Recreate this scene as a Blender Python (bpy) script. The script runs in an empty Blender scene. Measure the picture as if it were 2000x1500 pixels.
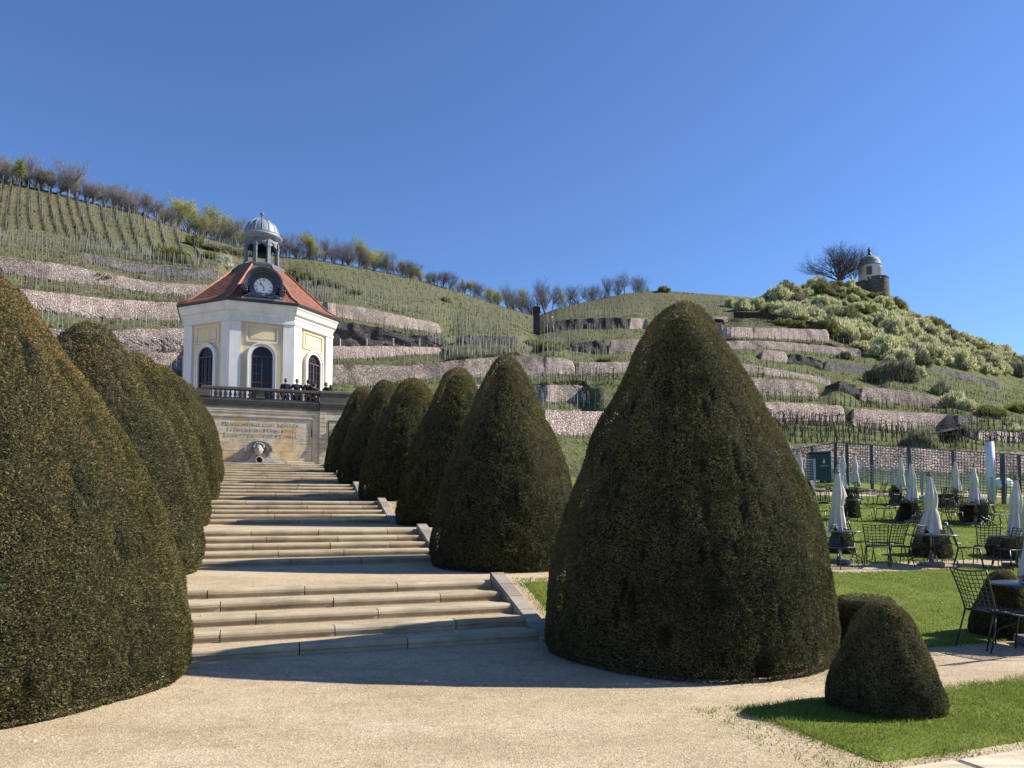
import bpy, math, random
import numpy as np
from mathutils import Vector, Matrix
R = math.radians
scn = bpy.context.scene
col = scn.collection

# ------------------------------------------------------------------ camera
CAM_H, PITCH, FPX = 1.6, R(3.0), 1450.0
SHIFT = ((1000 - 750) / FPX - math.tan(PITCH)) * FPX / 2000.0
cd = bpy.data.cameras.new("camera")
cam = bpy.data.objects.new("camera", cd)
col.objects.link(cam)
cam.location = (0, 0, CAM_H)
cam.rotation_euler = (math.pi / 2 + PITCH, 0, 0)
cd.sensor_width = 36.0
cd.lens = 36.0 * FPX / 2000.0
cd.shift_y = SHIFT
cd.clip_start = 0.1
cd.clip_end = 3000
scn.camera = cam

# ------------------------------------------------------------------ light
SUN_EL, SUN_AZ = R(36.0), R(80.0)          # azimuth clockwise from +Y (view direction)
world = bpy.data.worlds.new("World")
scn.world = world
world.use_nodes = True
wn = world.node_tree
bg = wn.nodes["Background"]
sky = wn.nodes.new("ShaderNodeTexSky")
sky.sky_type = 'NISHITA'
sky.sun_disc = False
sky.sun_elevation = SUN_EL
sky.sun_rotation = SUN_AZ
sky.altitude = 200
sky.air_density = 1.0
sky.dust_density = 0.15
sky.ozone_density = 3.0
tint = wn.nodes.new("ShaderNodeMix"); tint.data_type = 'RGBA'; tint.blend_type = 'MULTIPLY'; tint.inputs[0].default_value = 1.0
wn.links.new(sky.outputs[0], tint.inputs[6]); tint.inputs[7].default_value = (.91, 1.14, 1.53, 1)   # the deep blue of the clear spring sky
wn.links.new(tint.outputs[2], bg.inputs[0])
bg.inputs[1].default_value = 0.065
sl = bpy.data.lights.new("sun", 'SUN')
sl.energy = 5.0
sl.angle = R(0.5)
sl.color = (1.0, 0.94, 0.84)
so = bpy.data.objects.new("sun", sl)
col.objects.link(so)
sdir = Vector((math.sin(SUN_AZ) * math.cos(SUN_EL), math.cos(SUN_AZ) * math.cos(SUN_EL), math.sin(SUN_EL)))
so.rotation_euler = sdir.to_track_quat('Z', 'Y').to_euler()
so.location = (20, 0, 40)
scn.view_settings.view_transform = 'Standard'
scn.view_settings.look = 'None'
scn.view_settings.exposure = 0.80
scn.view_settings.gamma = 1.0
scn.cycles.max_bounces = 6
scn.cycles.diffuse_bounces = 2
scn.cycles.glossy_bounces = 3
scn.cycles.transparent_max_bounces = 8
scn.cycles.use_denoising = True

# ------------------------------------------------------------------ geometry of the photograph's view
CP, SP = math.cos(PITCH), math.sin(PITCH)
def ray(u, v):
    xc = (u - 1000.0) / FPX
    yc = (750.0 - v) / FPX + SHIFT * 2000.0 / FPX
    den = CP - yc * SP
    return xc / den, (SP + yc * CP) / den
def P(u, v, Y):
    a, b = ray(u, v)
    return Vector((a * Y, Y, CAM_H + b * Y))

# stair frame: s runs up the stair axis, t runs across it (0 = right end of the steps)
TH = math.atan2(0.337, 0.941)
AX = (-math.sin(TH), math.cos(TH)); PX = (math.cos(TH), math.sin(TH))
O0 = (0.32, 9.35)
def st(s, t, z=0.0):
    return Vector((O0[0] + s * AX[0] + t * PX[0], O0[1] + s * AX[1] + t * PX[1], z))
def to_st(x, y):
    dx, dy = x - O0[0], y - O0[1]
    return dx * AX[0] + dy * AX[1], dx * PX[0] + dy * PX[1]
def t_at(u, s, v=850):
    a, b = ray(u, v)
    # x/y = a
    A0 = O0[0] + s * AX[0]; B0 = O0[1] + s * AX[1]
    return (a * B0 - A0) / (PX[0] - a * PX[1])
def z_at(v, p):
    return CAM_H + ray(1000, v)[1] * p[1]

NF, DS, RUN, RISE = 6, 5.1, 1.83, 0.117
def prof(s):
    s = np.asarray(s, float)
    n = np.clip(np.floor(s / DS), 0, NF - 1)
    r = s - n * DS
    last = (n == NF - 1)
    z = n * 0.653 + np.where(r < RUN, r / RUN * 0.585, 0.585 + np.where(last, 0, (np.minimum(r, DS) - RUN) / (DS - RUN) * 0.068))
    return np.where(s < 0, 0.0, z)
GS = [-30, -6, -1.5, 4.1, 11.1, 16.5, 21, 27, 33, 60]
GZ = [0, 0, 0.0, .36, 1.15, 1.85, 2.45, 3.3, 3.7, 4.4]
def smooth(a, b, x):
    q = np.clip((np.asarray(x, float) - a) / (b - a), 0, 1)
    return q * q * (3 - 2 * q)
def ground(s, t):
    w = smooth(2.2, 7.0, t)
    return prof(s) * (1 - w) + np.interp(s, GS, GZ) * w

# ------------------------------------------------------------------ tagging and linking
def tag(o, label=None, cat=None, group=None, kind=None):
    if label: o["label"] = label
    if cat: o["category"] = cat
    if group: o["group"] = group
    if kind: o["kind"] = kind
    return o
def empty(name, loc=(0, 0, 0), rz=0.0, **kw):
    o = bpy.data.objects.new(name, None)
    col.objects.link(o)
    o.location = loc
    o.rotation_euler = (0, 0, rz)
    o.empty_display_size = 0.2
    return tag(o, **kw)
def link(name, me, parent=None, loc=None, rz=0.0, scale=None):
    o = bpy.data.objects.new(name, me)
    col.objects.link(o)
    if parent is not None: o.parent = parent
    if loc is not None: o.location = loc
    if rz: o.rotation_euler = (0, 0, rz)
    if scale is not None: o.scale = scale
    return o
KIDS = {}
def kids(o):
    return [c for c in o.children]
def copy_tree(o, parent=None):
    c = o.copy()
    col.objects.link(c)
    if parent is not None: c.parent = parent
    for ch in kids(o): copy_tree(ch, c)
    return c

class MB:
    """collects shapes, builds ONE mesh object"""
    def __init__(s): s.v = []; s.f = []; s.sm = []
    def add(s, vs, fs, smooth=False):
        n = len(s.v)
        s.v.extend([tuple(p) for p in vs])
        s.f.extend([tuple(i + n for i in f) for f in fs])
        s.sm.extend([smooth] * len(fs))
        return s
    def box(s, x0, x1, y0, y1, z0, z1, M=None):
        vs = [Vector(p) for p in ((x0,y0,z0),(x1,y0,z0),(x1,y1,z0),(x0,y1,z0),(x0,y0,z1),(x1,y0,z1),(x1,y1,z1),(x0,y1,z1))]
        if M is not None: vs = [M @ p for p in vs]
        return s.add(vs, [(0,3,2,1),(4,5,6,7),(0,1,5,4),(1,2,6,5),(2,3,7,6),(3,0,4,7)])
    def bbox(s, x0, x1, y0, y1, z0, z1, b=0.01, M=None):
        # box with chamfered edges
        vs = []; idx = {}
        X, Y, Z = (x0, x1), (y0, y1), (z0, z1)
        for i in range(2):
            for j in range(2):
                for k in range(2):
                    sx, sy, sz = (b if i == 0 else -b), (b if j == 0 else -b), (b if k == 0 else -b)
                    for a, p in enumerate(((X[i], Y[j]+sy, Z[k]+sz), (X[i]+sx, Y[j], Z[k]+sz), (X[i]+sx, Y[j]+sy, Z[k]))):
                        idx[(i,j,k,a)] = len(vs); vs.append(Vector(p))
        g = lambda i,j,k,a: idx[(i,j,k,a)]
        fs = []
        fs.append((g(0,0,0,0), g(0,0,1,0), g(0,1,1,0), g(0,1,0,0)))
        fs.append((g(1,0,0,0), g(1,1,0,0), g(1,1,1,0), g(1,0,1,0)))
        fs.append((g(0,0,0,1), g(1,0,0,1), g(1,0,1,1), g(0,0,1,1)))
        fs.append((g(0,1,0,1), g(0,1,1,1), g(1,1,1,1), g(1,1,0,1)))
        fs.append((g(0,0,0,2), g(0,1,0,2), g(1,1,0,2), g(1,0,0,2)))
        fs.append((g(0,0,1,2), g(1,0,1,2), g(1,1,1,2), g(0,1,1,2)))
        for j in range(2):
            for k in range(2): fs.append((g(0,j,k,1), g(1,j,k,1), g(1,j,k,2), g(0,j,k,2)))
        for i in range(2):
            for k in range(2): fs.append((g(i,0,k,0), g(i,1,k,0), g(i,1,k,2), g(i,0,k,2)))
            for j in range(2): fs.append((g(i,j,0,0), g(i,j,1,0), g(i,j,1,1), g(i,j,0,1)))
        for i in range(2):
            for j in range(2):
                for k in range(2): fs.append((g(i,j,k,0), g(i,j,k,1), g(i,j,k,2)))
        if M is not None: vs = [M @ p for p in vs]
        return s.add(vs, fs)
    def tube(s, pts, rad, n=8, caps=True, smooth=True):
        pts = [Vector(p) for p in pts]
        if not hasattr(rad, '__len__'): rad = [rad] * len(pts)
        vs = []; fs = []
        prev = None
        for i, p in enumerate(pts):
            d = (pts[min(i+1, len(pts)-1)] - pts[max(i-1, 0)]).normalized()
            if prev is None:
                a = d.cross(Vector((0,0,1)) if abs(d.z) < .9 else Vector((1,0,0))).normalized()
            else:
                a = (prev - d * prev.dot(d)).normalized()
            prev = a
            b = d.cross(a)
            for k in range(n):
                th = 2 * math.pi * k / n
                vs.append(p + (a * math.cos(th) + b * math.sin(th)) * rad[i])
        for i in range(len(pts) - 1):
            for k in range(n):
                k2 = (k + 1) % n
                fs.append((i*n+k, i*n+k2, (i+1)*n+k2, (i+1)*n+k))
        if caps:
            fs.append(tuple(range(n-1, -1, -1)))
            fs.append(tuple(range((len(pts)-1)*n, len(pts)*n)))
        return s.add(vs, fs, smooth)
    def lathe(s, prof_, n=24, c=(0,0,0), ph=0.0, smooth=True, caps=True, arc=None, M=None):
        vs = []; fs = []
        full = arc is None
        m = n if full else n + 1
        A = 2 * math.pi if full else arc
        for (r, z) in prof_:
            for k in range(m):
                th = ph + A * k / n
                vs.append(Vector((c[0] + r * math.cos(th), c[1] + r * math.sin(th), c[2] + z)))
        for i in range(len(prof_) - 1):
            for k in range(n):
                k2 = (k + 1) % m if full else k + 1
                fs.append((i*m+k, i*m+k2, (i+1)*m+k2, (i+1)*m+k))
        if caps and full:
            fs.append(tuple(range(m-1, -1, -1)))
            fs.append(tuple(range((len(prof_)-1)*m, len(prof_)*m)))
        if M is not None: vs = [M @ p for p in vs]
        return s.add(vs, fs, smooth)
    def prism(s, poly, y0, y1, M=None, smooth=False):
        """poly in (x,z), extruded along y"""
        n = len(poly)
        vs = [Vector((x, y0, z)) for x, z in poly] + [Vector((x, y1, z)) for x, z in poly]
        fs = [tuple(range(n)), tuple(range(2*n-1, n-1, -1))]
        for i in range(n):
            j = (i + 1) % n
            fs.append((j, i, i+n, j+n))
        if M is not None: vs = [M @ p for p in vs]
        return s.add(vs, fs, smooth)
    def ringprism(s, outer, inner, y0, y1, M=None):
        """closed band between two polylines of equal length (x,z), extruded y0..y1"""
        n = len(outer)
        vs = [Vector((x, y0, z)) for x, z in outer] + [Vector((x, y0, z)) for x, z in inner] + \
             [Vector((x, y1, z)) for x, z in outer] + [Vector((x, y1, z)) for x, z in inner]
        fs = []
        for i in range(n - 1):
            j = i + 1
            fs += [(i, j, n+j, n+i), (2*n+j, 2*n+i, 3*n+i, 3*n+j), (i, 2*n+i, 2*n+j, j), (n+j, 3*n+j, 3*n+i, n+i)]
        fs += [(0, n, 3*n, 2*n), (n-1, 3*n-1, 4*n-1, 2*n-1)]
        if M is not None: vs = [M @ p for p in vs]
        return s.add(vs, fs)
    def mesh(s, name, mat):
        me = bpy.data.meshes.new(name)
        me.from_pydata(s.v, [], s.f)
        me.polygons.foreach_set("use_smooth", s.sm)
        for m in (mat if isinstance(mat, (list, tuple)) else [mat]): me.materials.append(m)
        me.update()
        return me
    def build(s, name, mat, parent=None, loc=None, rz=0.0):
        return link(name, s.mesh(name, mat), parent, loc, rz)

def np_mesh(name, V, F, mat, smooth=False, attr=None, cols=None):
    """V (n,3); F (m,k) equal-size faces"""
    me = bpy.data.meshes.new(name)
    V = np.ascontiguousarray(V, dtype=np.float32); F = np.ascontiguousarray(F, dtype=np.int32)
    me.vertices.add(len(V)); me.vertices.foreach_set("co", V.ravel())
    m, k = F.shape
    me.loops.add(m * k); me.loops.foreach_set("vertex_index", F.ravel())
    me.polygons.add(m); me.polygons.foreach_set("loop_start", np.arange(m, dtype=np.int32) * k)
    if smooth: me.polygons.foreach_set("use_smooth", np.ones(m, dtype=bool))
    me.update(calc_edges=True)
    if attr is not None:
        a = me.attributes.new("rnd", 'FLOAT', 'POINT'); a.data.foreach_set("value", np.ascontiguousarray(attr, dtype=np.float32))
    if cols is not None:
        a = me.attributes.new("zone", 'FLOAT', 'POINT'); a.data.foreach_set("value", np.ascontiguousarray(cols, dtype=np.float32))
    for mm in (mat if isinstance(mat, (list, tuple)) else [mat]): me.materials.append(mm)
    return me

def vnoise(p, sc=1.0, seed=0):
    """3-D value noise, vectorised; p (n,3) -> (n,) in -1..1"""
    p = np.asarray(p, float) * sc + 1000.0
    i = np.floor(p).astype(np.int64); f = p - i
    f = f * f * (3 - 2 * f)
    def h(a, b, c):
        x = (a * 374761393 + b * 668265263 + c * 2147483647 + seed * 974634777) & 0xffffffff
        x = ((x ^ (x >> 13)) * 1274126177) & 0xffffffff
        x = x ^ (x >> 16)
        return (x & 0xffff) / 32767.5 - 1.0
    r = 0
    for dx in (0, 1):
        for dy in (0, 1):
            for dz in (0, 1):
                w = (f[:,0] if dx else 1-f[:,0]) * (f[:,1] if dy else 1-f[:,1]) * (f[:,2] if dz else 1-f[:,2])
                r = r + w * h(i[:,0]+dx, i[:,1]+dy, i[:,2]+dz)
    return r

# ------------------------------------------------------------------ materials
class Mat:
    def __init__(s, name, rough=0.8, metal=0.0, spec=0.3):
        s.m = bpy.data.materials.new(name); s.m.use_nodes = True
        s.t = s.m.node_tree; s.b = s.t.nodes["Principled BSDF"]
        s.b.inputs["Roughness"].default_value = rough
        s.b.inputs["Metallic"].default_value = metal
        s.b.inputs["Specular IOR Level"].default_value = spec
        s.co = None
    def n(s, typ, **kw):
        nd = s.t.nodes.new(typ)
        for k, v in kw.items(): setattr(nd, k, v)
        return nd
    def l(s, a, b): s.t.links.new(a, b)
    def coord(s, scale=(1,1,1), kind="Object"):
        tc = s.n("ShaderNodeTexCoord"); mp = s.n("ShaderNodeMapping")
        s.l(tc.outputs[kind], mp.inputs[0]); mp.inputs["Scale"].default_value = scale
        return mp.outputs[0]
    def pos(s, scale=(1,1,1)):
        g = s.n("ShaderNodeNewGeometry"); mp = s.n("ShaderNodeMapping")
        s.l(g.outputs["Position"], mp.inputs[0]); mp.inputs["Scale"].default_value = scale
        return mp.outputs[0]
    def noise(s, co, scale, detail=4, rough=0.6):
        nn = s.n("ShaderNodeTexNoise"); s.l(co, nn.inputs["Vector"])
        nn.inputs["Scale"].default_value = scale; nn.inputs["Detail"].default_value = detail; nn.inputs["Roughness"].default_value = rough
        return nn.outputs["Fac"]
    def voro(s, co, scale, feature='F1', rnd=1.0):
        nn = s.n("ShaderNodeTexVoronoi", feature=feature); s.l(co, nn.inputs["Vector"])
        nn.inputs["Scale"].default_value = scale; nn.inputs["Randomness"].default_value = rnd
        return nn
    def ramp(s, fac, stops, interp='LINEAR'):
        r = s.n("ShaderNodeValToRGB"); r.color_ramp.interpolation = interp
        while len(r.color_ramp.elements) < len(stops): r.color_ramp.elements.new(0.5)
        for e, (p, c) in zip(r.color_ramp.elements, stops):
            e.position = p; e.color = (c[0], c[1], c[2], 1)
        s.l(fac, r.inputs[0]); return r.outputs[0]
    def mix(s, fac, a, b, mode='MIX'):
        m = s.n("ShaderNodeMix", data_type='RGBA', blend_type=mode)
        for sock, val in ((m.inputs[0], fac), (m.inputs[6], a), (m.inputs[7], b)):
            if isinstance(val, (int, float)): sock.default_value = val
            elif isinstance(val, (tuple, list)): sock.default_value = (val[0], val[1], val[2], 1)
            else: s.l(val, sock)
        return m.outputs[2]
    def math(s, op, a, b=None):
        m = s.n("ShaderNodeMath", operation=op)
        for sock, val in ((m.inputs[0], a), (m.inputs[1], b)):
            if val is None: continue
            if isinstance(val, (int, float)): sock.default_value = val
            else: s.l(val, sock)
        return m.outputs[0]
    def color(s, c):
        if isinstance(c, (tuple, list)): s.b.inputs["Base Color"].default_value = (c[0], c[1], c[2], 1)
        else: s.l(c, s.b.inputs["Base Color"])
        return s
    def bump(s, h, strength=0.4, dist=0.02, prev=None):
        b = s.n("ShaderNodeBump"); b.inputs["Strength"].default_value = strength; b.inputs["Distance"].default_value = dist
        s.l(h, b.inputs["Height"])
        s.l(b.outputs[0], s.b.inputs["Normal"]); return b
    def rnd_island(s):
        return s.n("ShaderNodeNewGeometry").outputs["Random Per Island"]

def plain(name, c, rough=0.7, metal=0.0, spec=0.3, var=0.15, nscale=3.0, bump=0.0, bscale=40):
    m = Mat(name, rough, metal, spec)
    co = m.coord()
    f = m.noise(co, nscale, 5)
    d = tuple(max(0, x * (1 - var)) for x in c); u = tuple(min(1, x * (1 + var)) for x in c)
    m.color(m.ramp(f, [(0.3, d), (0.7, u)]))
    if bump: m.bump(m.noise(co, bscale, 4), bump, 0.01)
    return m.m

def mat_gravel():
    m = Mat("fine_gravel", 0.95, spec=0.15)
    co = m.pos()
    big = m.ramp(m.noise(m.pos((.6, 1.5, 1)), 0.55, 6, .7), [(0.3, (.38,.295,.19)), (0.5, (.49,.395,.265)), (0.7, (.58,.49,.35))])
    v = m.voro(co, 75.0)
    g = m.ramp(v.outputs["Color"], [(0.0, (.66,.62,.58)), (0.35, (.90,.88,.86)), (0.8, (1.08,1.06,1.04)), (1.0, (1.35,1.33,1.28))])
    c = m.mix(1.0, big, g, 'MULTIPLY')
    v2 = m.noise(co, 22, 3)
    c = m.mix(0.5, c, m.ramp(v2, [(0.35, (.72,.70,.66)), (0.65, (1.12,1.1,1.08))]), 'MULTIPLY')
    c = m.mix(0.55, c, m.ramp(m.noise(co, 4.5, 5, .7), [(0.33, (.70,.68,.66)), (0.5, (1,1,1)), (0.68, (1.12,1.10,1.08))]), 'MULTIPLY')
    m.color(c)
    m.bump(v.outputs["Distance"], 0.4, 0.010)
    return m.m
def mat_lawn(name, a, b, c):
    m = Mat(name, 0.9, spec=0.1)
    co = m.pos()
    f = m.noise(co, 1.3, 6, .7)
    f2 = m.noise(m.pos((1,1,1)), 45, 3)
    base = m.ramp(f, [(0.25, a), (0.5, b), (0.75, c)])
    m.color(m.mix(0.6, base, m.ramp(f2, [(0.3, (.5,.5,.5)), (0.7, (1.3,1.3,1.2))]), 'MULTIPLY'))
    m.bump(f2, 0.8, 0.03)
    return m.m
def mat_leaf(name, stops, rough=0.6, trans=0.0, attr=False, spec=0.2):
    """many leaf islands, each one its own tone, tones drifting over the plant"""
    m = Mat(name, rough, spec=spec)
    if attr:
        a = m.n("ShaderNodeAttribute"); a.attribute_name = "rnd"; r = a.outputs["Fac"]
    else: r = m.rnd_island()
    c = m.ramp(r, stops)
    m.color(c)
    if trans:
        tr = m.n("ShaderNodeBsdfTranslucent"); m.l(c, tr.inputs[0])
        ms = m.n("ShaderNodeMixShader"); ms.inputs[0].default_value = trans
        m.l(m.b.outputs[0], ms.inputs[1]); m.l(tr.outputs[0], ms.inputs[2])
        m.l(ms.outputs[0], m.t.nodes["Material Output"].inputs[0])
    return m.m
def mat_sandstone(name, stops, joint=0.0, rough=0.85, sc=1.0):
    m = Mat(name, rough, spec=0.2)
    co = m.coord()
    isl = m.ramp(m.rnd_island(), stops)
    n1 = m.noise(co, 1.6 * sc, 6, .65); n2 = m.noise(co, 60 * sc, 3)
    c = m.mix(0.75, isl, m.ramp(n1, [(0.3, (.62,.60,.58)), (0.6, (1.08,1.06,1.02))]), 'MULTIPLY')
    c = m.mix(0.35, c, m.ramp(n2, [(0.3, (.7,.7,.7)), (0.7, (1.2,1.2,1.2))]), 'MULTIPLY')
    st_ = m.noise(m.coord((.5, 3, 3)), 2.3 * sc, 6, .75)
    c = m.mix(0.6, c, m.ramp(st_, [(0.38, (.55,.54,.50)), (0.50, (1,1,1)), (0.7, (1.1,1.1,1.08))]), 'MULTIPLY')
    m.color(c)
    m.bump(n2, 0.35, 0.01)
    return m.m
def mat_drystone(name, stops, dark=0.4, cell=3.9):
    """rough coursed rubble: flattened cells with dark gaps"""
    m = Mat(name, 0.95, spec=0.1)
    co = m.pos((1, 1, 2.1))
    wob = m.n("ShaderNodeTexNoise"); m.l(co, wob.inputs["Vector"]); wob.inputs["Scale"].default_value = 1.5
    co2 = m.mix(0.12, co, wob.outputs["Color"], 'ADD')
    v = m.voro(co2, cell); e = m.voro(co2, cell, 'DISTANCE_TO_EDGE')
    c = m.ramp(v.outputs["Color"], stops)
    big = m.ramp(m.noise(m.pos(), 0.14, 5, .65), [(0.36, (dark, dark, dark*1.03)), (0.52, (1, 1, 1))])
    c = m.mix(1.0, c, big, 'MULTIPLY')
    c = m.mix(m.ramp(e.outputs["Distance"], [(0.0, (1,1,1)), (0.09, (0,0,0))]), c, (.13,.105,.09))
    m.color(c)
    m.bump(m.ramp(e.outputs["Distance"], [(0.0, (0,0,0)), (0.2, (1,1,1))]), 0.9, 0.12)
    return m.m
def mat_hill():
    m = Mat("vineyard_turf", 0.95, spec=0.05)
    co = m.pos()
    a = m.n("ShaderNodeAttribute"); a.attribute_name = "zone"
    n1 = m.noise(co, 0.09, 6, .7); n2 = m.noise(co, 0.9, 5, .75); n3 = m.noise(co, 3.5, 3)
    dry = m.ramp(n2, [(0.3, (.11,.095,.06)), (0.5, (.135,.13,.075)), (0.7, (.175,.162,.105))])
    fresh = m.ramp(n2, [(0.3, (.085,.098,.036)), (0.5, (.12,.138,.05)), (0.7, (.16,.172,.075))])
    f = m.math('ADD', m.ramp(n1, [(0.4, (-.0,)*3), (0.6, (.6,)*3)]), a.outputs["Fac"])
    f = m.math('MULTIPLY', f, 0.75)
    c = m.mix(m.math('MINIMUM', f, 1.0), dry, fresh)
    c = m.mix(0.7, c, m.ramp(n3, [(0.3, (.55,.52,.5)), (0.7, (1.3,1.3,1.25))]), 'MULTIPLY')
    m.color(c)
    m.bump(n3, 0.8, 0.25)
    return m.m

M = {}
M['gravel'] = mat_gravel()
M['lawn'] = mat_lawn("lawn_turf", (.10,.125,.018), (.15,.185,.028), (.20,.235,.045))
M['grass_blade'] = mat_leaf("grass_blade", [(0, (.055,.10,.010)), (0.5, (.115,.19,.022)), (0.85, (.17,.25,.04)), (1, (.30,.29,.10))], .5, .35)
M['step'] = mat_sandstone("step_sandstone", [(0, (.38,.31,.215)), (0.5, (.46,.385,.27)), (1, (.52,.45,.34))])
M['step_grey'] = mat_sandstone("kerb_sandstone", [(0, (.26,.23,.19)), (1, (.34,.30,.25))])
M['ashlar'] = mat_sandstone("yellow_ashlar", [(0, (.60,.53,.42)), (.35, (.68,.58,.42)), (0.6, (.70,.56,.34)), (0.8, (.70,.50,.25)), (1, (.68,.64,.56))], sc=2)
M['ashlar_trim'] = mat_sandstone("pale_moulding_stone", [(0, (.58,.49,.35)), (1, (.66,.57,.43))])
M['ashlar_dark'] = mat_sandstone("weathered_dark_stone", [(0, (.10,.09,.078)), (.5, (.15,.135,.115)), (1, (.20,.18,.15))])
M['letter'] = plain("carved_letter_grey", (.075,.055,.04), .9)
M['mask_stone'] = plain("fountain_mask_stone", (.36,.345,.33), .85, var=.25, bump=.3)
M['mortar'] = plain("joint_mortar", (.12,.105,.09), .95)
def mat_render(name, c):
    m = Mat(name, .92, spec=.1)
    n1 = m.noise(m.coord((1.6, 1.6, .28)), 2.2, 6, .7); n2 = m.noise(m.coord(), 1.1, 5, .6)
    k = m.mix(1.0, m.ramp(n1, [(.34, (.88,.87,.84)), (.55, (1,1,1))]), m.ramp(n2, [(.3, (.93,.92,.90)), (.6, (1.02,1.02,1.02))]), 'MULTIPLY')
    m.color(m.mix(1.0, c, k, 'MULTIPLY')); m.bump(m.noise(m.coord(), 30, 3), .15, .01)
    return m.m
M['white_wall'] = mat_render("white_render", (.74,.72,.68))
M['yellow_wall'] = mat_render("cream_render", (.76,.62,.41))
M['zinc'] = plain("dome_zinc", (.25,.28,.31), .55, 0.3, var=.2, nscale=4)
M['zinc_dark'] = plain("lantern_zinc", (.16,.18,.205), .6, 0.2, var=.25, nscale=6)
M['clock_dark'] = plain("clock_surround_lead", (.075,.085,.10), .5, 0.1, spec=.5, var=.45, nscale=5)
M['clock_face'] = plain("clock_enamel", (.85,.85,.84), .3, var=.02)
M['black'] = plain("black_paint", (.015,.015,.017), .4)
M['pipe_brown'] = plain("gutter_brown", (.05,.035,.03), .4)
M['wood_red'] = plain("window_frame_brown", (.10,.045,.03), .5)
M['glass'] = plain("window_glass", (.008,.010,.018), .12, spec=.35, var=.1)
M['chair'] = plain("black_powder_coat", (.022,.022,.025), .38, spec=.5, var=.1)
M['tabletop'] = plain("table_top_graphite", (.07,.075,.085), .3, spec=.6, var=.1)
M['pole_steel'] = plain("parasol_pole_grey", (.38,.38,.37), .4, .5)
M['block'] = plain("parasol_base_granite", (.16,.16,.165), .8, var=.25, nscale=30)
M['fence'] = plain("fence_graphite", (.07,.08,.10), .5, var=.15)
M['rail'] = plain("railing_grey_blue", (.26,.33,.37), .5, var=.1)
M['concrete'] = plain("fence_post_concrete", (.42,.42,.40), .9)
M['green_box'] = plain("green_plastic", (.006,.05,.045), .45, spec=.4, var=.1)
M['emblem'] = plain("pale_emblem", (.35,.55,.50), .6)
M['pipe'] = plain("white_metal_pipe", (.58,.61,.66), .6, 0, var=.08)
M['bag'] = plain("white_plastic_sheet", (.72,.75,.80), .35, var=.1)
M['rust'] = plain("rusty_steel_box", (.075,.022,.013), .8, var=.4)
M['cap_pale'] = plain("pale_sign", (.7,.72,.74), .6)
M['tower_dome'] = plain("belvedere_dome_shingle", (.33,.34,.29), .8, var=.12, nscale=2)
M['tower_white'] = plain("belvedere_white_render", (.88,.87,.84), .9, var=.03)
M['shutter'] = plain("grey_shutter", (.13,.135,.12), .7)
M['statue'] = plain("dark_bronze", (.03,.03,.032), .5, .3)
M['hill'] = mat_hill()
M['stone_pink'] = mat_drystone("pink_drystone", [(0, (.46,.34,.285)), (.3, (.63,.48,.405)), (.65, (.76,.59,.50)), (1, (.86,.72,.62))], .68)
M['stone_mixed'] = mat_drystone("mixed_drystone", [(0, (.28,.215,.185)), (.35, (.48,.375,.32)), (.7, (.64,.50,.425)), (1, (.80,.66,.56))], .42)
M['stone_grey'] = mat_drystone("grey_drystone", [(0, (.11,.10,.095)), (.4, (.22,.20,.185)), (1, (.42,.37,.34))], .4)
M['stone_dark_and_shaded'] = mat_drystone("dark_and_shaded_stone", [(0, (.04,.037,.035)), (.5, (.085,.078,.073)), (1, (.17,.155,.145))], .5, 2.6)  # dark rock; on the shaded walls the shade is put into this colour
M['stake'] = plain("weathered_stake", (.38,.37,.32), .9, var=.3, nscale=1)
M['stake_dark'] = plain("dark_vine_wood", (.055,.045,.035), .9, var=.3)
M['wire'] = plain("trellis_wire", (.20,.20,.19), .6)
M['bark'] = plain("grey_bark", (.15,.125,.11), .95, var=.3)
M['twig'] = plain("brown_twig", (.33,.295,.28), .95, var=.25)
M['bud_leaf'] = mat_leaf("spring_leaf", [(0, (.28,.30,.06)), (.5, (.40,.40,.09)), (1, (.50,.50,.16))], .6, .35)
M['olive_leaf'] = mat_leaf("olive_leaf", [(0, (.12,.13,.035)), (.5, (.20,.21,.06)), (1, (.30,.30,.11))], .6, .3)
M['blossom'] = mat_leaf("blossom_bush_leaf", [(0, (.30,.30,.11)), (.4, (.46,.46,.20)), (.75, (.62,.61,.36)), (1, (.80,.78,.60))], .7, .45)
M['bush_dull'] = mat_leaf("dull_bush_leaf", [(0, (.14,.14,.075)), (.5, (.24,.235,.13)), (1, (.38,.36,.23))], .7, .3)
M['bush_green'] = mat_leaf("green_bush_leaf", [(0, (.11,.12,.025)), (.5, (.19,.205,.05)), (1, (.30,.31,.09))], .7, .4)
M['bush_white'] = mat_leaf("white_blossom", [(0, (.30,.31,.18)), (.5, (.55,.55,.42)), (1, (.78,.77,.66))], .7, .3)
M['jacket_navy'] = plain("navy_jacket", (.022,.028,.045), .8)
M['jacket_black'] = plain("black_jacket", (.012,.012,.015), .8)
M['trousers'] = plain("dark_trousers", (.02,.02,.024), .85)
M['skin'] = plain("skin", (.50,.32,.24), .55)
M['hair_grey'] = plain("grey_hair", (.12,.10,.09), .7)
M['hair_dark'] = plain("dark_hair", (.03,.02,.015), .6)
def mat_canvas():
    m = Mat("cream_canvas", .85, spec=.1)
    f = m.noise(m.coord(), 6, 4)
    m.color(m.ramp(f, [(.3, (.50,.47,.40)), (.7, (.62,.585,.51))]))
    return m.m
M['canvas'] = mat_canvas()
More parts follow.
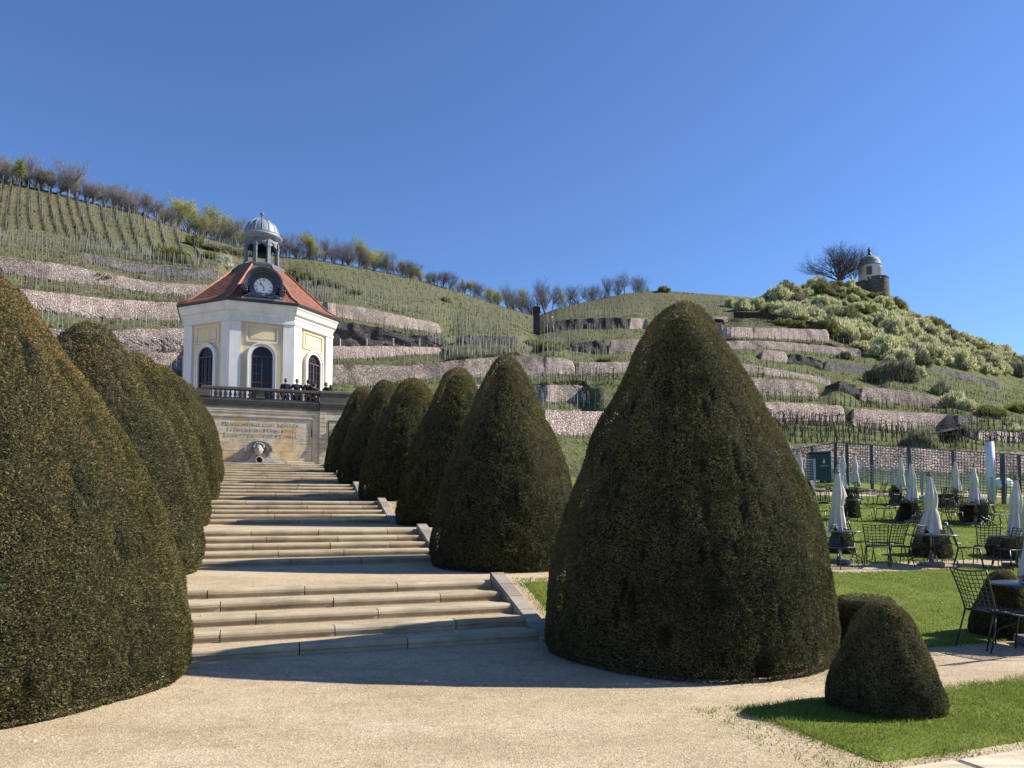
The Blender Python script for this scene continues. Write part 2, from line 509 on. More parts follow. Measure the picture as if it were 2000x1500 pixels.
def mat_tiles():
    m = Mat("clay_roof_tile", .8, spec=.2)
    a = m.coord()
    w = m.n("ShaderNodeTexWave", wave_type='BANDS', bands_direction='Z'); m.l(a, w.inputs["Vector"]); w.inputs["Scale"].default_value = 2.3
    v = m.voro(m.coord((3.2, 3.2, 7.0)), 2.2)
    c = m.ramp(v.outputs["Color"], [(0, (.18,.07,.045)), (.5, (.25,.10,.065)), (1, (.33,.15,.10))])
    c = m.mix(0.55, c, m.ramp(m.noise(a, 1.2, 5), [(.3, (.6,.55,.55)), (.65, (1.1,1.1,1.1))]), 'MULTIPLY')
    c = m.mix(0.6, c, m.ramp(w.outputs["Color"], [(0, (.45,.45,.45)), (.35, (1,1,1))]), 'MULTIPLY')
    m.color(c); m.bump(w.outputs["Fac"], .7, .04)
    return m.m
M['tiles'] = mat_tiles()
M['ridge_tile'] = plain("ridge_tile", (.34,.155,.10), .8, var=.2, nscale=6)
M['rubble_tower'] = mat_drystone("brown_rubble", [(0, (.10,.08,.065)), (.5, (.19,.15,.125)), (1, (.28,.225,.19))], .7, 1.6)
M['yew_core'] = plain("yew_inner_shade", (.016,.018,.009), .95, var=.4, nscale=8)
M['pebble'] = mat_leaf("loose_pebble", [(0, (.26,.21,.15)), (.5, (.44,.37,.27)), (1, (.58,.52,.42))], .9)
M['flower'] = plain("yellow_petal", (.75,.60,.02), .6)
# ------------------------------------------------------------------ ground sheets
def sheet(name, S, T, zf, mat, lift=0.0):
    S = np.array(S); T = np.array(T)
    SS, TT = np.meshgrid(S, T, indexing='ij')
    Z = zf(SS, TT) + lift
    X = O0[0] + SS * AX[0] + TT * PX[0]; Y = O0[1] + SS * AX[1] + TT * PX[1]
    V = np.stack([X, Y, Z], -1).reshape(-1, 3)
    n, m = SS.shape
    i = (np.arange(n - 1)[:, None] * m + np.arange(m - 1)[None, :]).ravel()
    F = np.stack([i, i + m, i + m + 1, i + 1], 1)[:, ::-1]
    return link(name, np_mesh(name, V, F, mat, True))
def srange(a, b, d):
    k = list(np.arange(a, b, d)) + [b]
    for n in range(NF):
        for q in (n * DS, n * DS + RUN, n * DS + RUN + .2):
            if a < q < b: k += [q - .004, q + .004]
    return sorted(set(round(x, 4) for x in k))
def gz(S, T):
    z = ground(S, T)
    inst = (T < .12) & (T > -5.4)
    n = np.clip(np.floor(S / DS), 0, NF - 1); r = S - n * DS
    fl = (r > .002) & (r < RUN - .002) & (S > 0) & (S < NF * DS)
    fl2 = (r >= RUN - .002) & (r < RUN + .2) & (S > 0) & (S < NF * DS)
    return z - np.where(inst & fl, .16, 0) - np.where(inst & fl2, .12, 0) + 0.012 * vnoise(np.stack([S, T, T * 0], -1).reshape(-1, 3), .7, 5).reshape(S.shape) * (T > .3) * (T < 60)
g = sheet("gravel_ground", srange(-25, 45, .5), [-60, -30, -15, -9, -7, -5.5, -5.38, -4, -2, -.9, 0.1, .14, .3] + list(np.arange(.8, 12, .5)) + list(np.arange(12, 70, 2)), gz, M['gravel'])
tag(g, kind='structure')
def gl(S, T): return gz(S, T)
lawns = []
def lawn(s0, s1, t0, t1, d=.25, wob=0.06):
    S = [x for x in srange(s0, s1, d)]; T = list(np.arange(t0, min(t1, 8), d)) + list(np.arange(min(t1, 8), t1 + .01, 1.0))
    T = sorted(set(round(x, 3) for x in T if t0 <= x <= t1))
    def zf(SS, TT):
        z = gz(SS, TT)
        # turf edge dips into the gravel
        e = np.minimum(np.minimum(SS - s0, s1 - SS), np.minimum(TT - t0, t1 - TT))
        wv = .07 * vnoise(np.stack([SS, TT, SS * 0 + 3], -1).reshape(-1, 3), 2.2, 9).reshape(SS.shape)
        return z + np.where(e + wv < .05, -.03, .022)
    o = sheet("lawn", S, T, zf, M['lawn'])
    tag(o, kind='structure'); lawns.append((s0, s1, t0, t1))
lawn(-5.0, -3.55, .30, 14, .1)
lawn(-2.1, 3.65, 3.0, 30, .2)
lawn(-.15, 1.83, .34, 3.05, .2)
for n_ in range(1, 4): lawn(n_ * DS + .05, n_ * DS + RUN, .34, 4.0, .2)
lawn(4.55, 20.4, 4.2, 45, .3)
lawn(22.4, 40, 9, 60, .6)

# pale stone edge at the bottom right
mb = MB()
rr = random.Random(3)
tt = .18
while tt < 9:
    L = rr.uniform(.55, .9)
    p = st(-5.14 - .03 * tt, tt)
    s_a, s_b = -6.2, -5.10 - rr.uniform(0, .015)
    mat_ = Matrix.Translation(st(0, 0, 0)) @ Matrix.Rotation(TH, 4, 'Z')
    mb.bbox(tt + .012, tt + L - .012, s_a, s_b - .0, -.1, .035 + rr.uniform(-.004, .004), .02, mat_)
    tt += L
kerb = mb.build("kerb", M['ashlar_trim']); tag(kerb, kind='structure')

# ------------------------------------------------------------------ grass blades
def blades(name, regs, rng, label):
    Vs = []; N0 = 0; Fs = []; At = []
    for (s0, s1, t0, t1, dens, h, w) in regs:
        n = int((s1 - s0) * (t1 - t0) * dens)
        S = rng.uniform(s0 - .03, s1 + .03, n); T = rng.uniform(t0 - .04, t1, n)
        cl = vnoise(np.stack([S, T, S * 0], 1), 1.4, 3) * .5 + vnoise(np.stack([S, T, S * 0], 1), 5.0, 4) * .5
        e = np.minimum(np.minimum(S - s0, s1 - S), np.minimum(T - t0, t1 - T))
        keep = (rng.random(n) < .75 + .5 * cl) & (e + .10 * vnoise(np.stack([S, T, S * 0 + 3], 1), 2.2, 9) + .05 * rng.normal(size=n) > .02)
        S, T, cl = S[keep], T[keep], cl[keep]; n = len(S)
        Z = gz(S, T) + .01
        X = O0[0] + S * AX[0] + T * PX[0]; Y = O0[1] + S * AX[1] + T * PX[1]
        a = rng.uniform(0, 2 * np.pi, n); hh = h * rng.uniform(.5, 1.25, n) * (1 + .4 * cl)
        dx, dy = np.cos(a) * w / 2, np.sin(a) * w / 2
        lean = rng.normal(size=(n, 2)) * hh[:, None] * .45
        v0 = np.stack([X - dx, Y - dy, Z], 1); v1 = np.stack([X + dx, Y + dy, Z], 1)
        v2 = np.stack([X + lean[:, 0], Y + lean[:, 1], Z + hh], 1)
        Vs.append(np.stack([v0, v1, v2], 1).reshape(-1, 3))
        Fs.append(np.arange(n * 3).reshape(-1, 3) + N0); N0 += n * 3
        ed = np.minimum(np.minimum(S - s0, s1 - S), T - t0)
        dry = np.clip(1 - ed / .55, 0, 1) * np.clip(vnoise(np.stack([S, T, S * 0 + 9], 1), 1.7, 6) + .35, 0, 1) if s0 < -4.9 else 0
        tone = np.clip(.45 + .35 * cl + .22 * rng.normal(size=n) + .75 * dry, 0, 1)
        At.append(np.repeat(tone, 3))
    o = link(name, np_mesh(name, np.concatenate(Vs), np.concatenate(Fs), M['grass_blade'], attr=np.concatenate(At)))
    return tag(o, label=label, kind='stuff')
M['grass_blade'] = mat_leaf("grass_blade_toned", [(0, (.07,.11,.012)), (0.5, (.16,.225,.03)), (0.85, (.23,.295,.05)), (1, (.38,.35,.14))], .5, .4, attr=True)
rng = np.random.default_rng(11)
blades("grass", [
    (-5.0, -3.55, .3, 4.2, 8000, .038, .007),
    (-5.25, -4.9, .15, 4.2, 2200, .028, .008), (-5.2, -3.4, -.12, .34, 1300, .026, .007),
    (-2.1, 3.65, 3.0, 13, 1500, .035, .014), (-.15, 1.83, .34, 3.05, 2500, .035, .011),
    (4.55, 10.2, 4.5, 22, 420, .04, .03), (10.2, 20.4, 6, 32, 200, .045, .045),
    (5.15, 6.93, .34, 2.5, 900, .035, .018), (10.25, 12.03, .34, 2.5, 500, .04, .025)], rng, "short bright green lawn grass between the gravel paths")

# loose pebbles close to the camera
n = 26000
S = rng.uniform(-7.5, -.2, n); T = -6 + 12 * rng.random(n) 
ok = ~((S > -5.2) & (S < -3.5) & (T > .25)) & ~((S > -2.2) & (T > 2.9)) & (S > -6.6)
S, T = S[ok], T[ok]; n = len(S)
Z = gz(S, T)
X = O0[0] + S * AX[0] + T * PX[0]; Y = O0[1] + S * AX[1] + T * PX[1]
r = rng.gamma(4, .0011, n) + .002
base = np.array([[1,0,0],[-.5,.87,0],[-.5,-.87,0],[0,0,.8]])
ang = rng.uniform(0, 6.28, n); ca, sa = np.cos(ang), np.sin(ang)
bx = base[None, :, 0] * ca[:, None] - base[None, :, 1] * sa[:, None]; by = base[None, :, 0] * sa[:, None] + base[None, :, 1] * ca[:, None]
V = np.stack([X[:, None] + bx * r[:, None], Y[:, None] + by * r[:, None], Z[:, None] + base[None, :, 2] * r[:, None]], -1).reshape(-1, 3)
F = (np.arange(n)[:, None, None] * 4 + np.array([[0,1,3],[1,2,3],[2,0,3]])[None]).reshape(-1, 3)
tag(link("gravel", np_mesh("gravel", V, F, M['pebble'])), label="loose pale pebbles lying on the sandy forecourt", kind='stuff')

# ------------------------------------------------------------------ six flights of steps
ORD = ["lowest", "second", "third", "fourth", "fifth", "topmost"]
rr = random.Random(8)
TL = -5.3
for n_ in range(NF):
    o = st(n_ * DS, 0, n_ * .653)
    e = empty("stone_steps", o, TH, label=["lowest flight of garden steps, nearest the forecourt, half shaded at its foot",
        "second flight of garden steps, above the first gravel landing", "third flight of garden steps, with a small grass strip at its kerb",
        "fourth flight of garden steps, ending beside the dark hedge cones", "fifth flight of garden steps, narrow in view below the top flight",
        "topmost flight of garden steps, right below the inscription wall"][n_], cat="steps", group="flights of garden steps")
    run = RUN / 4
    for k in range(5):
        mb = MB()
        t = TL - rr.uniform(0, 1.0)
        y0 = k * run; z1 = (k + 1) * RISE
        while t < -.01:
            L = rr.uniform(1.15, 1.5)
            t2 = min(t + L, 0.0)
            if t2 > -.45: t2 = 0.0
            a0, a1 = max(t, TL) + .006, t2 - .006
            if a1 > a0 + .02:
                # rounded nosing profile in (y,z)
                dz = rr.uniform(-.004, .004); dy = rr.uniform(-.006, .006)
                pr = [(.012, 0 - .05), (.012, RISE * .38), (0, RISE * .5), (.004, RISE * .74), (.018, RISE * .9), (.042, RISE * .985), (.075, RISE), (.20, RISE), (.20, -.05)]
                vs = []; q = len(pr)
                for x in (a0, a1):
                    vs += [Vector((x, y0 + dy + p[0], z1 - RISE + p[1] + dz)) for p in pr]
                fs = [tuple(range(q - 1, -1, -1)), tuple(range(q, 2 * q))] + [(i, (i + 1) % q, (i + 1) % q + q, i + q) for i in range(q)]
                mb.add(vs, fs)
            t = t2
            if t >= 0: break
        mb.build("step", M['step'], e)
        if k < 4:
            mt = MB(); mt.box(TL, -.004, y0 + .19, y0 + run + .03, z1 - .12, z1 - .006)
            mt.build("tread", M['gravel'], e)
    # raked kerb stones on the right
    mb = MB()
    for k in range(5):
        a, b = -.12 + k * (RUN + .24) / 5, -.12 + (k + 1) * (RUN + .24) / 5 - .012
        za = lambda y: .585 / RUN * y + .075
        vs = []
        for y in (a, b):
            for (x, dz) in ((.0, -.5), (.0, -.012), (.015, 0), (.215, 0), (.235, -.02), (.235, -.5)):
                vs.append(Vector((x, y, za(y) + dz)))
        mb.add(vs, [(0,1,2,3,4,5), (11,10,9,8,7,6)] + [(i, i + 6, (i + 1) % 6 + 6, (i + 1) % 6) for i in range(6)])
    mb.build("side_kerb", M['step_grey'], e)
# ------------------------------------------------------------------ clipped yew cones
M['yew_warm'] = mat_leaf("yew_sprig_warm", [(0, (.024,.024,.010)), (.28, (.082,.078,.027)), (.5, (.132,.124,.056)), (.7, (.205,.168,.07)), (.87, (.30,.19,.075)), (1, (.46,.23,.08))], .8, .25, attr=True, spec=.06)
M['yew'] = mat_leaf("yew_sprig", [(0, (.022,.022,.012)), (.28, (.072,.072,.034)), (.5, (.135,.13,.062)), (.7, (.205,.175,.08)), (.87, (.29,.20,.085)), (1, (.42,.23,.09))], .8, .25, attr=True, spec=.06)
PROF_BIG = [(0, .94), (.03, .98), (.09, 1.0), (.165, .985), (.24, .955), (.317, .912), (.40, .86), (.469, .808), (.575, .703), (.666, .590), (.757, .468), (.848, .353), (.894, .290), (.935, .228), (.965, .168), (.985, .112), (.996, .055), (1, 0)]
PROF_SMALL = [(0, .95), (.09, 1.0), (.23, .95), (.44, .80), (.58, .68), (.72, .56), (.86, .42), (.93, .32), (.975, .20), (.993, .11), (1, 0)]
PROF_FLAT = [(0, .75), (.15, .95), (.4, 1.0), (.75, .98), (.9, .88), (.97, .7), (1, 0)]
def topiary(name, r, H, nspr, size, seed, warm=0.0, prof_=PROF_BIG, lump=.05, dents=14, wob=0.03, extra=[], shift=0.0, mat='yew'):
    """returns (core mesh, leaf mesh) of one clipped cone, base at z=0"""
    rg = np.random.default_rng(seed)
    ph, pr = np.array([p[0] for p in prof_]), np.array([p[1] for p in prof_])
    dent = [(rg.uniform(0, 6.28), rg.uniform(.03, .8), rg.uniform(.014, .07) * rg.uniform(.6, 1.2), rg.uniform(.08, .26)) for _ in range(dents)]
    dent += extra
    def surf(h, th, inset=0.0, pits=True):
        """h in 0..1, th angle -> point"""
        rad = np.interp(h, ph, pr) * r
        x0, y0, z0 = rad * np.cos(th), rad * np.sin(th), h * H
        p = np.stack([x0, y0, z0], 1)
        d = lump * vnoise(p, 1.1 / max(r, .4) * 1.2, seed) + lump * .8 * vnoise(p, 3.2 / max(r, .4), seed + 1) + lump * .35 * vnoise(p, 9.0 / max(r, .4), seed + 2)
        # old clipping ribs running down the surface
        d = d + wob * vnoise(np.stack([np.cos(th) * 5, np.sin(th) * 5, h * 1.3], 1), 1.0, seed + 5)
        pit = np.zeros_like(d)
        for (a, hh, w, dp) in (dent if pits else []):
            ix = np.nonzero(np.abs(h - hh) * H < w * r * 3)[0]
            da = np.abs((th[ix] - a + np.pi) % (2 * np.pi) - np.pi) * np.maximum(rad[ix], .01)
            q = (da / (w * r * .42)) ** 2 + ((h[ix] - hh) * H / (w * r * 1.15)) ** 2
            pit[ix] += dp * r * .24 * np.exp(-q)
        if not pits: inset = inset + .10 * r
        k = 1 + (d - pit - inset) / np.maximum(rad, .25 * r) * np.clip(rad / (.25 * r), 0, 1)
        z = z0 + np.where(h > .9, (d - inset), 0) * (h - .9) * 10
        return np.stack([x0 * k, y0 * k, z], 1), d, pit
    nh, nt = 60, 72
    hs = 1 - (1 - np.linspace(0, 1, nh)) ** 1.3
    HH, TT = np.meshgrid(hs, np.linspace(0, 2 * np.pi, nt, endpoint=False), indexing='ij')
    V, _, _ = surf(HH.ravel(), TT.ravel(), size * .9, False)
    V[:nt, 2] = -.25 * min(1, r)
    i = (np.arange(nh - 1)[:, None] * nt + np.arange(nt)[None, :]).ravel()
    j = (np.arange(nh - 1)[:, None] * nt + (np.arange(nt)[None, :] + 1) % nt).ravel()
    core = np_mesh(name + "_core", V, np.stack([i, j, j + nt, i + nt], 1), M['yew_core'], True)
    # sprigs: area weighted over the surface
    hh = rg.random(nspr * 3); keep = rg.random(nspr * 3) < (np.interp(hh, ph, pr) + .06) / 1.06
    hh = hh[keep][:nspr]; n = len(hh)
    th = rg.uniform(0, 2 * np.pi, n)
    C, d, pit = surf(hh, th)
    C2, _, _ = surf(np.clip(hh + .004, 0, 1), th); C3, _, _ = surf(hh, th + .01)
    up = C2 - C; up /= np.linalg.norm(up, axis=1)[:, None] + 1e-9
    sd = C3 - C; sd /= np.linalg.norm(sd, axis=1)[:, None] + 1e-9
    nr = np.cross(sd, up); nr /= np.linalg.norm(nr, axis=1)[:, None] + 1e-9
    top = hh > .985
    nr[top] = (0, 0, 1)
    depth = rg.random(n) ** 2 * size * 1.6
    clump = vnoise(C, .55 / size, seed + 11) * .6 + vnoise(C, .22 / size, seed + 12) * .4
    depth = depth - clump * size * .55
    C = C - nr * depth[:, None]
    dirv = nr * rg.uniform(.35, 1.1, n)[:, None] + up * rg.uniform(-.6, .9, n)[:, None] + sd * rg.normal(size=n)[:, None] * .8
    dirv /= np.linalg.norm(dirv, axis=1)[:, None]
    side = np.cross(dirv, rg.normal(size=(n, 3))); side /= np.linalg.norm(side, axis=1)[:, None] + 1e-9
    ln = size * rg.uniform(.6, 1.35, n); wd = size * rg.uniform(.16, .32, n)
    a = C - dirv * ln[:, None] * .3
    v0 = a + side * wd[:, None]; v1 = a - side * wd[:, None]; v2 = C + dirv * ln[:, None] * .7
    V = np.stack([v0, v1, v2], 1).reshape(-1, 3)
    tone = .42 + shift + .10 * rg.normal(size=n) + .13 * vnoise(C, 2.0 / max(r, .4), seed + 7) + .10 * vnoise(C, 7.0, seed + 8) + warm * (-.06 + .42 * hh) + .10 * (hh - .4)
    tone = tone - 7.0 * pit / max(r, .4) + np.where(rg.random(n) < .015 + .05 * warm, .26, 0) + .16 * clump  # shade down in the dents is put into the sprig tone
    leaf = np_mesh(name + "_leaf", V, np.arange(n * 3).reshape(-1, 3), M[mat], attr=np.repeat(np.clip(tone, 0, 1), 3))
    return core, leaf
def put_cone(name, meshes, loc, rz, label, group, scale=(1, 1, 1), cat="topiary"):
    o = link(name, meshes[1], None, loc, rz, scale)
    tag(o, label=label, cat=cat, group=group)
    link("inner_growth", meshes[0], o)
    return o
GB = "tall clipped yew cones lining the steps"
def cpos(s, u, v=1000):
    """point on the line s = const seen at column u"""
    return st(s, t_at(u, s, v))
big1 = topiary("near_left_yew", 2.08, 4.02, 420000, .025, 1, warm=.5, dents=260, lump=.05, wob=.006, mat='yew_warm')
big2 = topiary("near_right_yew", 1.66, 4.08, 300000, .026, 2, warm=.15, dents=200, lump=.05, wob=.006, extra=[(-1.36, .02, .11, .30), (-1.22, .17, .04, .28), (-1.7, .3, .04, .25), (-1.25, .5, .04, .25), (-1.1, .62, .04, .25)])
big3 = topiary("second_yew", 1.5, 3.9, 150000, .034, 3, warm=.25, dents=120, wob=.006)
big4 = topiary("third_yew", 1.6, 3.9, 90000, .046, 4, warm=.35, dents=70, wob=.006, mat='yew_warm')
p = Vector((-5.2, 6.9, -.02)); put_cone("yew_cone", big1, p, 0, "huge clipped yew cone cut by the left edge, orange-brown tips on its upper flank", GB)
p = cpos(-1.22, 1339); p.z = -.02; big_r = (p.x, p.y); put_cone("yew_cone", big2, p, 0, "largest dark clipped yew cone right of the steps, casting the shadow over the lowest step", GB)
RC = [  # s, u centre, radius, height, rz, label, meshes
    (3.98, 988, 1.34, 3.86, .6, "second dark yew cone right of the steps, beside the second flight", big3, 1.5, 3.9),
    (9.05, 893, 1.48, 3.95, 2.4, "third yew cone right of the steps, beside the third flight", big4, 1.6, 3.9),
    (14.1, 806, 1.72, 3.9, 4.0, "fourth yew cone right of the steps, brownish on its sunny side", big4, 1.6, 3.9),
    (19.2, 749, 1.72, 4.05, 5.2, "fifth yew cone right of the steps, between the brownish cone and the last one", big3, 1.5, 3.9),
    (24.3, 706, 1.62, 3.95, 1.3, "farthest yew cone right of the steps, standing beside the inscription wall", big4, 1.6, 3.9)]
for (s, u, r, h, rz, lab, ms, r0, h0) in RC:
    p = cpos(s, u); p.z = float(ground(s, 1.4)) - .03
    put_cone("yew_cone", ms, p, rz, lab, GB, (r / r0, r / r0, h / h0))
LC = [
    (4.4, None, -5.8, 1.74, 3.98, 1.9, "second yew cone left of the steps, dark rounded top against the hillside wall", big3, 1.5, 3.9),
    (9.3, None, -5.8, 1.66, 3.84, .9, "third yew cone left of the steps, its brownish top under the hillside stakes", big4, 1.6, 3.9),
    (14.5, None, -5.85, 1.66, 3.9, 3.0, "fourth yew cone left of the steps, a thin sunlit sliver in view", big4, 1.6, 3.9),
    (19.5, None, -5.85, 1.62, 3.8, 5.0, "fifth yew cone left of the steps, a thin green sliver before the last cone", big3, 1.5, 3.9),
    (24.6, None, -5.95, 1.6, 3.75, .2, "farthest yew cone left of the steps, overlapping the left end of the terrace balustrade", big4, 1.6, 3.9)]
for (s, u, t, r, h, rz, lab, ms, r0, h0) in LC:
    p = st(s, t); p.z = float(prof(s)) - .03
    put_cone("yew_cone", ms, p, rz, lab, GB, (r / r0, r / r0, h / h0))

GS2 = "small clipped yews dotted over the lawn"
small = topiary("small_yew", .45, .90, 60000, .018, 21, warm=.35, prof_=PROF_SMALL, lump=.022, dents=5, wob=.008)
small2 = topiary("small_yew_lawn", .45, .90, 14000, .03, 22, warm=.1, prof_=PROF_SMALL, lump=.02, dents=2, wob=.008)
flat = topiary("round_yew", .45, .62, 20000, .024, 23, warm=.1, prof_=PROF_FLAT, lump=.025, dents=3, wob=.01)
def gpt(u, Y, v=1000):
    a, b = ray(u, v)
    x = a * Y; s, t = to_st(x, Y)
    return Vector((x, Y, float(ground(s, t))))
p = gpt(1727, 6.13, 1300); put_cone("yew_bush", small, p, 0, "small clipped yew on the grass corner, nearest of the little yews", GS2, (1.0, 1.0, .99))
SM = [ # u, Y, r, h, rz, mesh, label
    (1683, 9.2, .37, .60, 0, flat, "low flat-topped yew half hidden between the largest cone and the nearest little yew"),
    (1953, 9.75, .40, .86, 1, small, "small pointed yew directly behind the two nearest garden chairs"),
    (1640, 18.6, .34, .72, 2, small2, "small yew behind the leftmost front parasol table"),
    (1816, 18.6, .49, .98, 3, small2, "tall dark little yew behind the middle front parasol"),
    (1966, 18.8, .47, .60, 0, flat, "dark ball-shaped yew behind the right front parasol table"),
    (1664, 27.5, .30, .95, 4, small2, "small yew right of the leftmost front parasol, in the second table row"),
    (1776, 27.0, .47, .92, 5, small2, "small pointed yew under the table of the second row's middle parasol"),
    (1902, 27.5, .48, .72, 6, flat, "rounded yew under the table of the second row's right parasol"),
    (1750, 33.5, .28, .92, 7, small2, "small slim yew in front of the lower railing, behind the second row"),
    (1847, 34.0, .46, .60, 8, flat, "wide low yew before the railing, between two back-row parasols"),
    (1579, 36.0, .35, .78, 9, small2, "small yew at the left end of the railing, in front of the green box"),
    (1662, 35.0, .38, .55, 2, flat, "dark low yew below the group of three back parasols")]
for (u, Y, r, h, rz, ms, lab) in SM:
    h0 = .62 if ms is flat else .90
    put_cone("yew_bush", ms, gpt(u, Y) - Vector((0, 0, .01)), rz, lab, GS2, (r / .45, r / .45, h / h0))

# brown needles and clippings lying round the cones
rg_ = np.random.default_rng(61); Vs = []
for (cx, cy, rr_, nn) in ((big_r[0], big_r[1], 1.62, 5200), (-5.2, 6.9, 2.02, 3800), (cpos(3.98, 988).x, cpos(3.98, 988).y, 1.3, 1500), (st(4.4, -5.8).x, st(4.4, -5.8).y, 1.65, 1500), (3.07, 6.13, .42, 500)):
    a = rg_.uniform(0, 6.28, nn); q = rr_ + np.abs(rg_.normal(size=nn)) * .16 - .04
    patch = vnoise(np.stack([np.cos(a) * 3, np.sin(a) * 3, a * 0 + cx], 1), 1.0, 3)
    k = rg_.random(nn) < .35 + .6 * patch; a, q = a[k], q[k]; nn = len(a)
    x, y = cx + q * np.cos(a), cy + q * np.sin(a); s__, t__ = to_st(x, y)
    z = gz(s__, t__) + .008 + .01 * rg_.random(nn)
    b = rg_.uniform(0, 6.28, nn); L = rg_.uniform(.008, .022, nn); w = rg_.uniform(.002, .006, nn)
    dx, dy = np.cos(b), np.sin(b)
    Vs.append(np.stack([np.stack([x - dy * w, y + dx * w, z], 1), np.stack([x + dy * w, y - dx * w, z], 1), np.stack([x + dx * L, y + dy * L, z + .006], 1)], 1).reshape(-1, 3))
Vs = np.concatenate(Vs)
M['litter'] = mat_leaf("needle_litter", [(0, (.05,.03,.015)), (.6, (.16,.095,.05)), (1, (.30,.20,.10))], .9)
tag(link("needle_litter", np_mesh("needle_litter", Vs, np.arange(len(Vs)).reshape(-1, 3), M['litter'])), label="brown yew needles and clippings scattered at the feet of the cones", kind='stuff')
# ------------------------------------------------------------------ inscription wall and terrace (local frame: x across, y up the axis)
SW = 29.6; TC = -2.83
W0 = st(SW, TC)
tl = lambda u, v=850, s=SW: t_at(u, s, v) - TC
zl = lambda v, s=SW, t=TC: z_at(v, st(s, t))
ZF = zl(905) - .02            # ground in front of the wall
terr = empty("terrace_wall", (W0.x, W0.y, 0), TH, label="sandstone terrace wall carrying a three-line inscription at the head of the steps", cat="terrace wall")
xr = tl(624); xl = -xr - .05; xw = tl(684, 800); xwl = -xw
ztop = zl(790)
mb = MB()
mb.box(xl - .3, xr + .3, .13, 1.2, ZF - 1.5, ztop)                 # core behind the panel
mb.box(xl - .02, xr + .02, 1.2, 14.5, ZF - 2, zl(781) - .35)
mb.build("core_wall", M['mortar'], terr)
# ashlar panel, block by block
rr = random.Random(5)
zp0, zp1 = zl(897.5), zl(817)
rows = 5
mb = MB()
px0, px1 = xl + .42, xr - .36
for i in range(rows):
    za, zb = zp0 + (zp1 - zp0) * i / rows, zp0 + (zp1 - zp0) * (i + 1) / rows
    x = px0 - (0 if i % 2 else .35)
    while x < px1 - .02:
        L = .72 + rr.uniform(-.12, .12)
        a, b = max(x, px0) + .004, min(x + L, px1) - .004
        if b - a > .05: mb.bbox(a, b, .02 + rr.uniform(0, .006), .14, za + .004, zb - .004, .005)
        x += L
mb.build("inscription_panel", M['ashlar'], terr)
mb = MB()   # flat stone frame round the panel
mb.box(xl, px0 - .01, .0, .14, ZF, ztop); mb.box(px1 + .01, xr, .0, .14, ZF, ztop)
mb.box(px0 - .005, px1 + .005, .003, .14, zp1 + .008, ztop - .02)
mb.box(px0 - .005, px1 + .005, .003, .14, ZF - .3, zp0 - .008)
mb.build("panel_frame", M['ashlar_trim'], terr)
mb = MB()
for (va, vb, yo) in ((815.5, 811.5, -.025), (807, 803, -.04), (803, 801.5, -.055)):
    mb.bbox(xl, xr - .12 - yo * -.2, yo, .02, zl(va), zl(vb), .008)
mb.bbox(px0 - .2, -1.25, -.10, .02, zp0 - .33, zp0 - .08, .012); mb.bbox(1.25, px1 + .1, -.10, .02, zp0 - .33, zp0 - .08, .012)
mb.build("moulding", M['ashlar_trim'], terr)
# wings projecting at both ends
for sg in (1, -1):
    a, b = (xr, xw) if sg > 0 else (xwl, xl)
    mb = MB(); mb.box(a, b, -.06, 14.5, ZF - 2, ztop); wg = mb.build("wing", M['ashlar_trim'], terr)
    mb = MB()
    zq = ZF
    qa = a if sg > 0 else b - .30
    while zq < zl(800):
        mb.bbox(qa - (.012 if sg < 0 else .012), qa + .30, -.085, -.055, zq + .012, zq + .20, .012); zq += .212
    mb.build("quoin", M['ashlar_trim'], wg)
    ca = qa + .30 if sg > 0 else a
    mb = MB()
    for (x0, x1, z0, z1) in ((ca + .12, ca + .17, zl(898), zl(818)), (ca + .95, ca + 1.0, zl(898), zl(818)), (ca + .12, ca + 1.0, zl(818), zl(816)), (ca + .12, ca + 1.0, zl(900), zl(898))):
        mb.bbox(x0, x1, -.085, -.055, z0, z1, .006)
    mb.build("panel_border", M['ashlar_dark'], wg)
    mb = MB()   # small dark relief figure: pedestal, body, head, raised arm, shield
    fx = ca + .56; fz = zl(853)
    mb.lathe([(0, -.12), (.16, -.1), (.14, .0), (.08, .04), (.10, .15), (.15, .32), (.13, .45), (.05, .52), (0, .53)], 12, (fx, -.14, fz))
    mb.lathe([(0, 0), (.07, .03), (.085, .1), (.06, .17), (0, .19)], 10, (fx + .02, -.16, fz + .52))
    mb.tube([(fx + .1, -.15, fz + .42), (fx + .22, -.17, fz + .32), (fx + .2, -.17, fz + .12)], [.045, .04, .03], 8)
    mb.tube([(fx - .1, -.15, fz + .4), (fx - .22, -.17, fz + .22), (fx - .28, -.17, fz + .05)], [.045, .04, .03], 8)
    mb.lathe([(0, -.04), (.17, 0), (.12, .05), (0, .07)], 14, (0, 0, 0), M=Matrix.Translation((fx - .3, -.13, fz - .08)) @ Matrix.Rotation(R(90), 4, 'X'))
    mb.build("relief_figure", M['ashlar_dark'], wg)
# dark entablature and plinth of the balustrade
mb = MB()
zc0, zc1, zc2, zc3 = zl(798.5), zl(789), zl(782.5), zl(778.5)
for (x0, x1, off) in ((xl - .02, xr - .02, 0), (xr - .01, xw + .08, -.07), (xwl - .08, xl + .01, -.07)):
    mb.bbox(x0, x1, off - .03, off + .6, zc0, zc1, .01)
    mb.bbox(x0, x1, off - .06, off + .6, zc1 + .002, (zc1 + zc2) / 2, .012)
    mb.bbox(x0, x1, off - .09, off + .6, (zc1 + zc2) / 2 + .002, zc2, .015)
    mb.bbox(x0, x1, off - .02, off + .42, zc2 + .002, zc3, .012)
mb.build("cornice", M['ashlar_dark'], terr)
mb = MB(); mb.box(xwl, xw, .5, 16, zc3 - .6, zl(781) - .48); mb.build("paving", M['ashlar_trim'], terr)
ZT = zl(781) - .48            # terrace floor

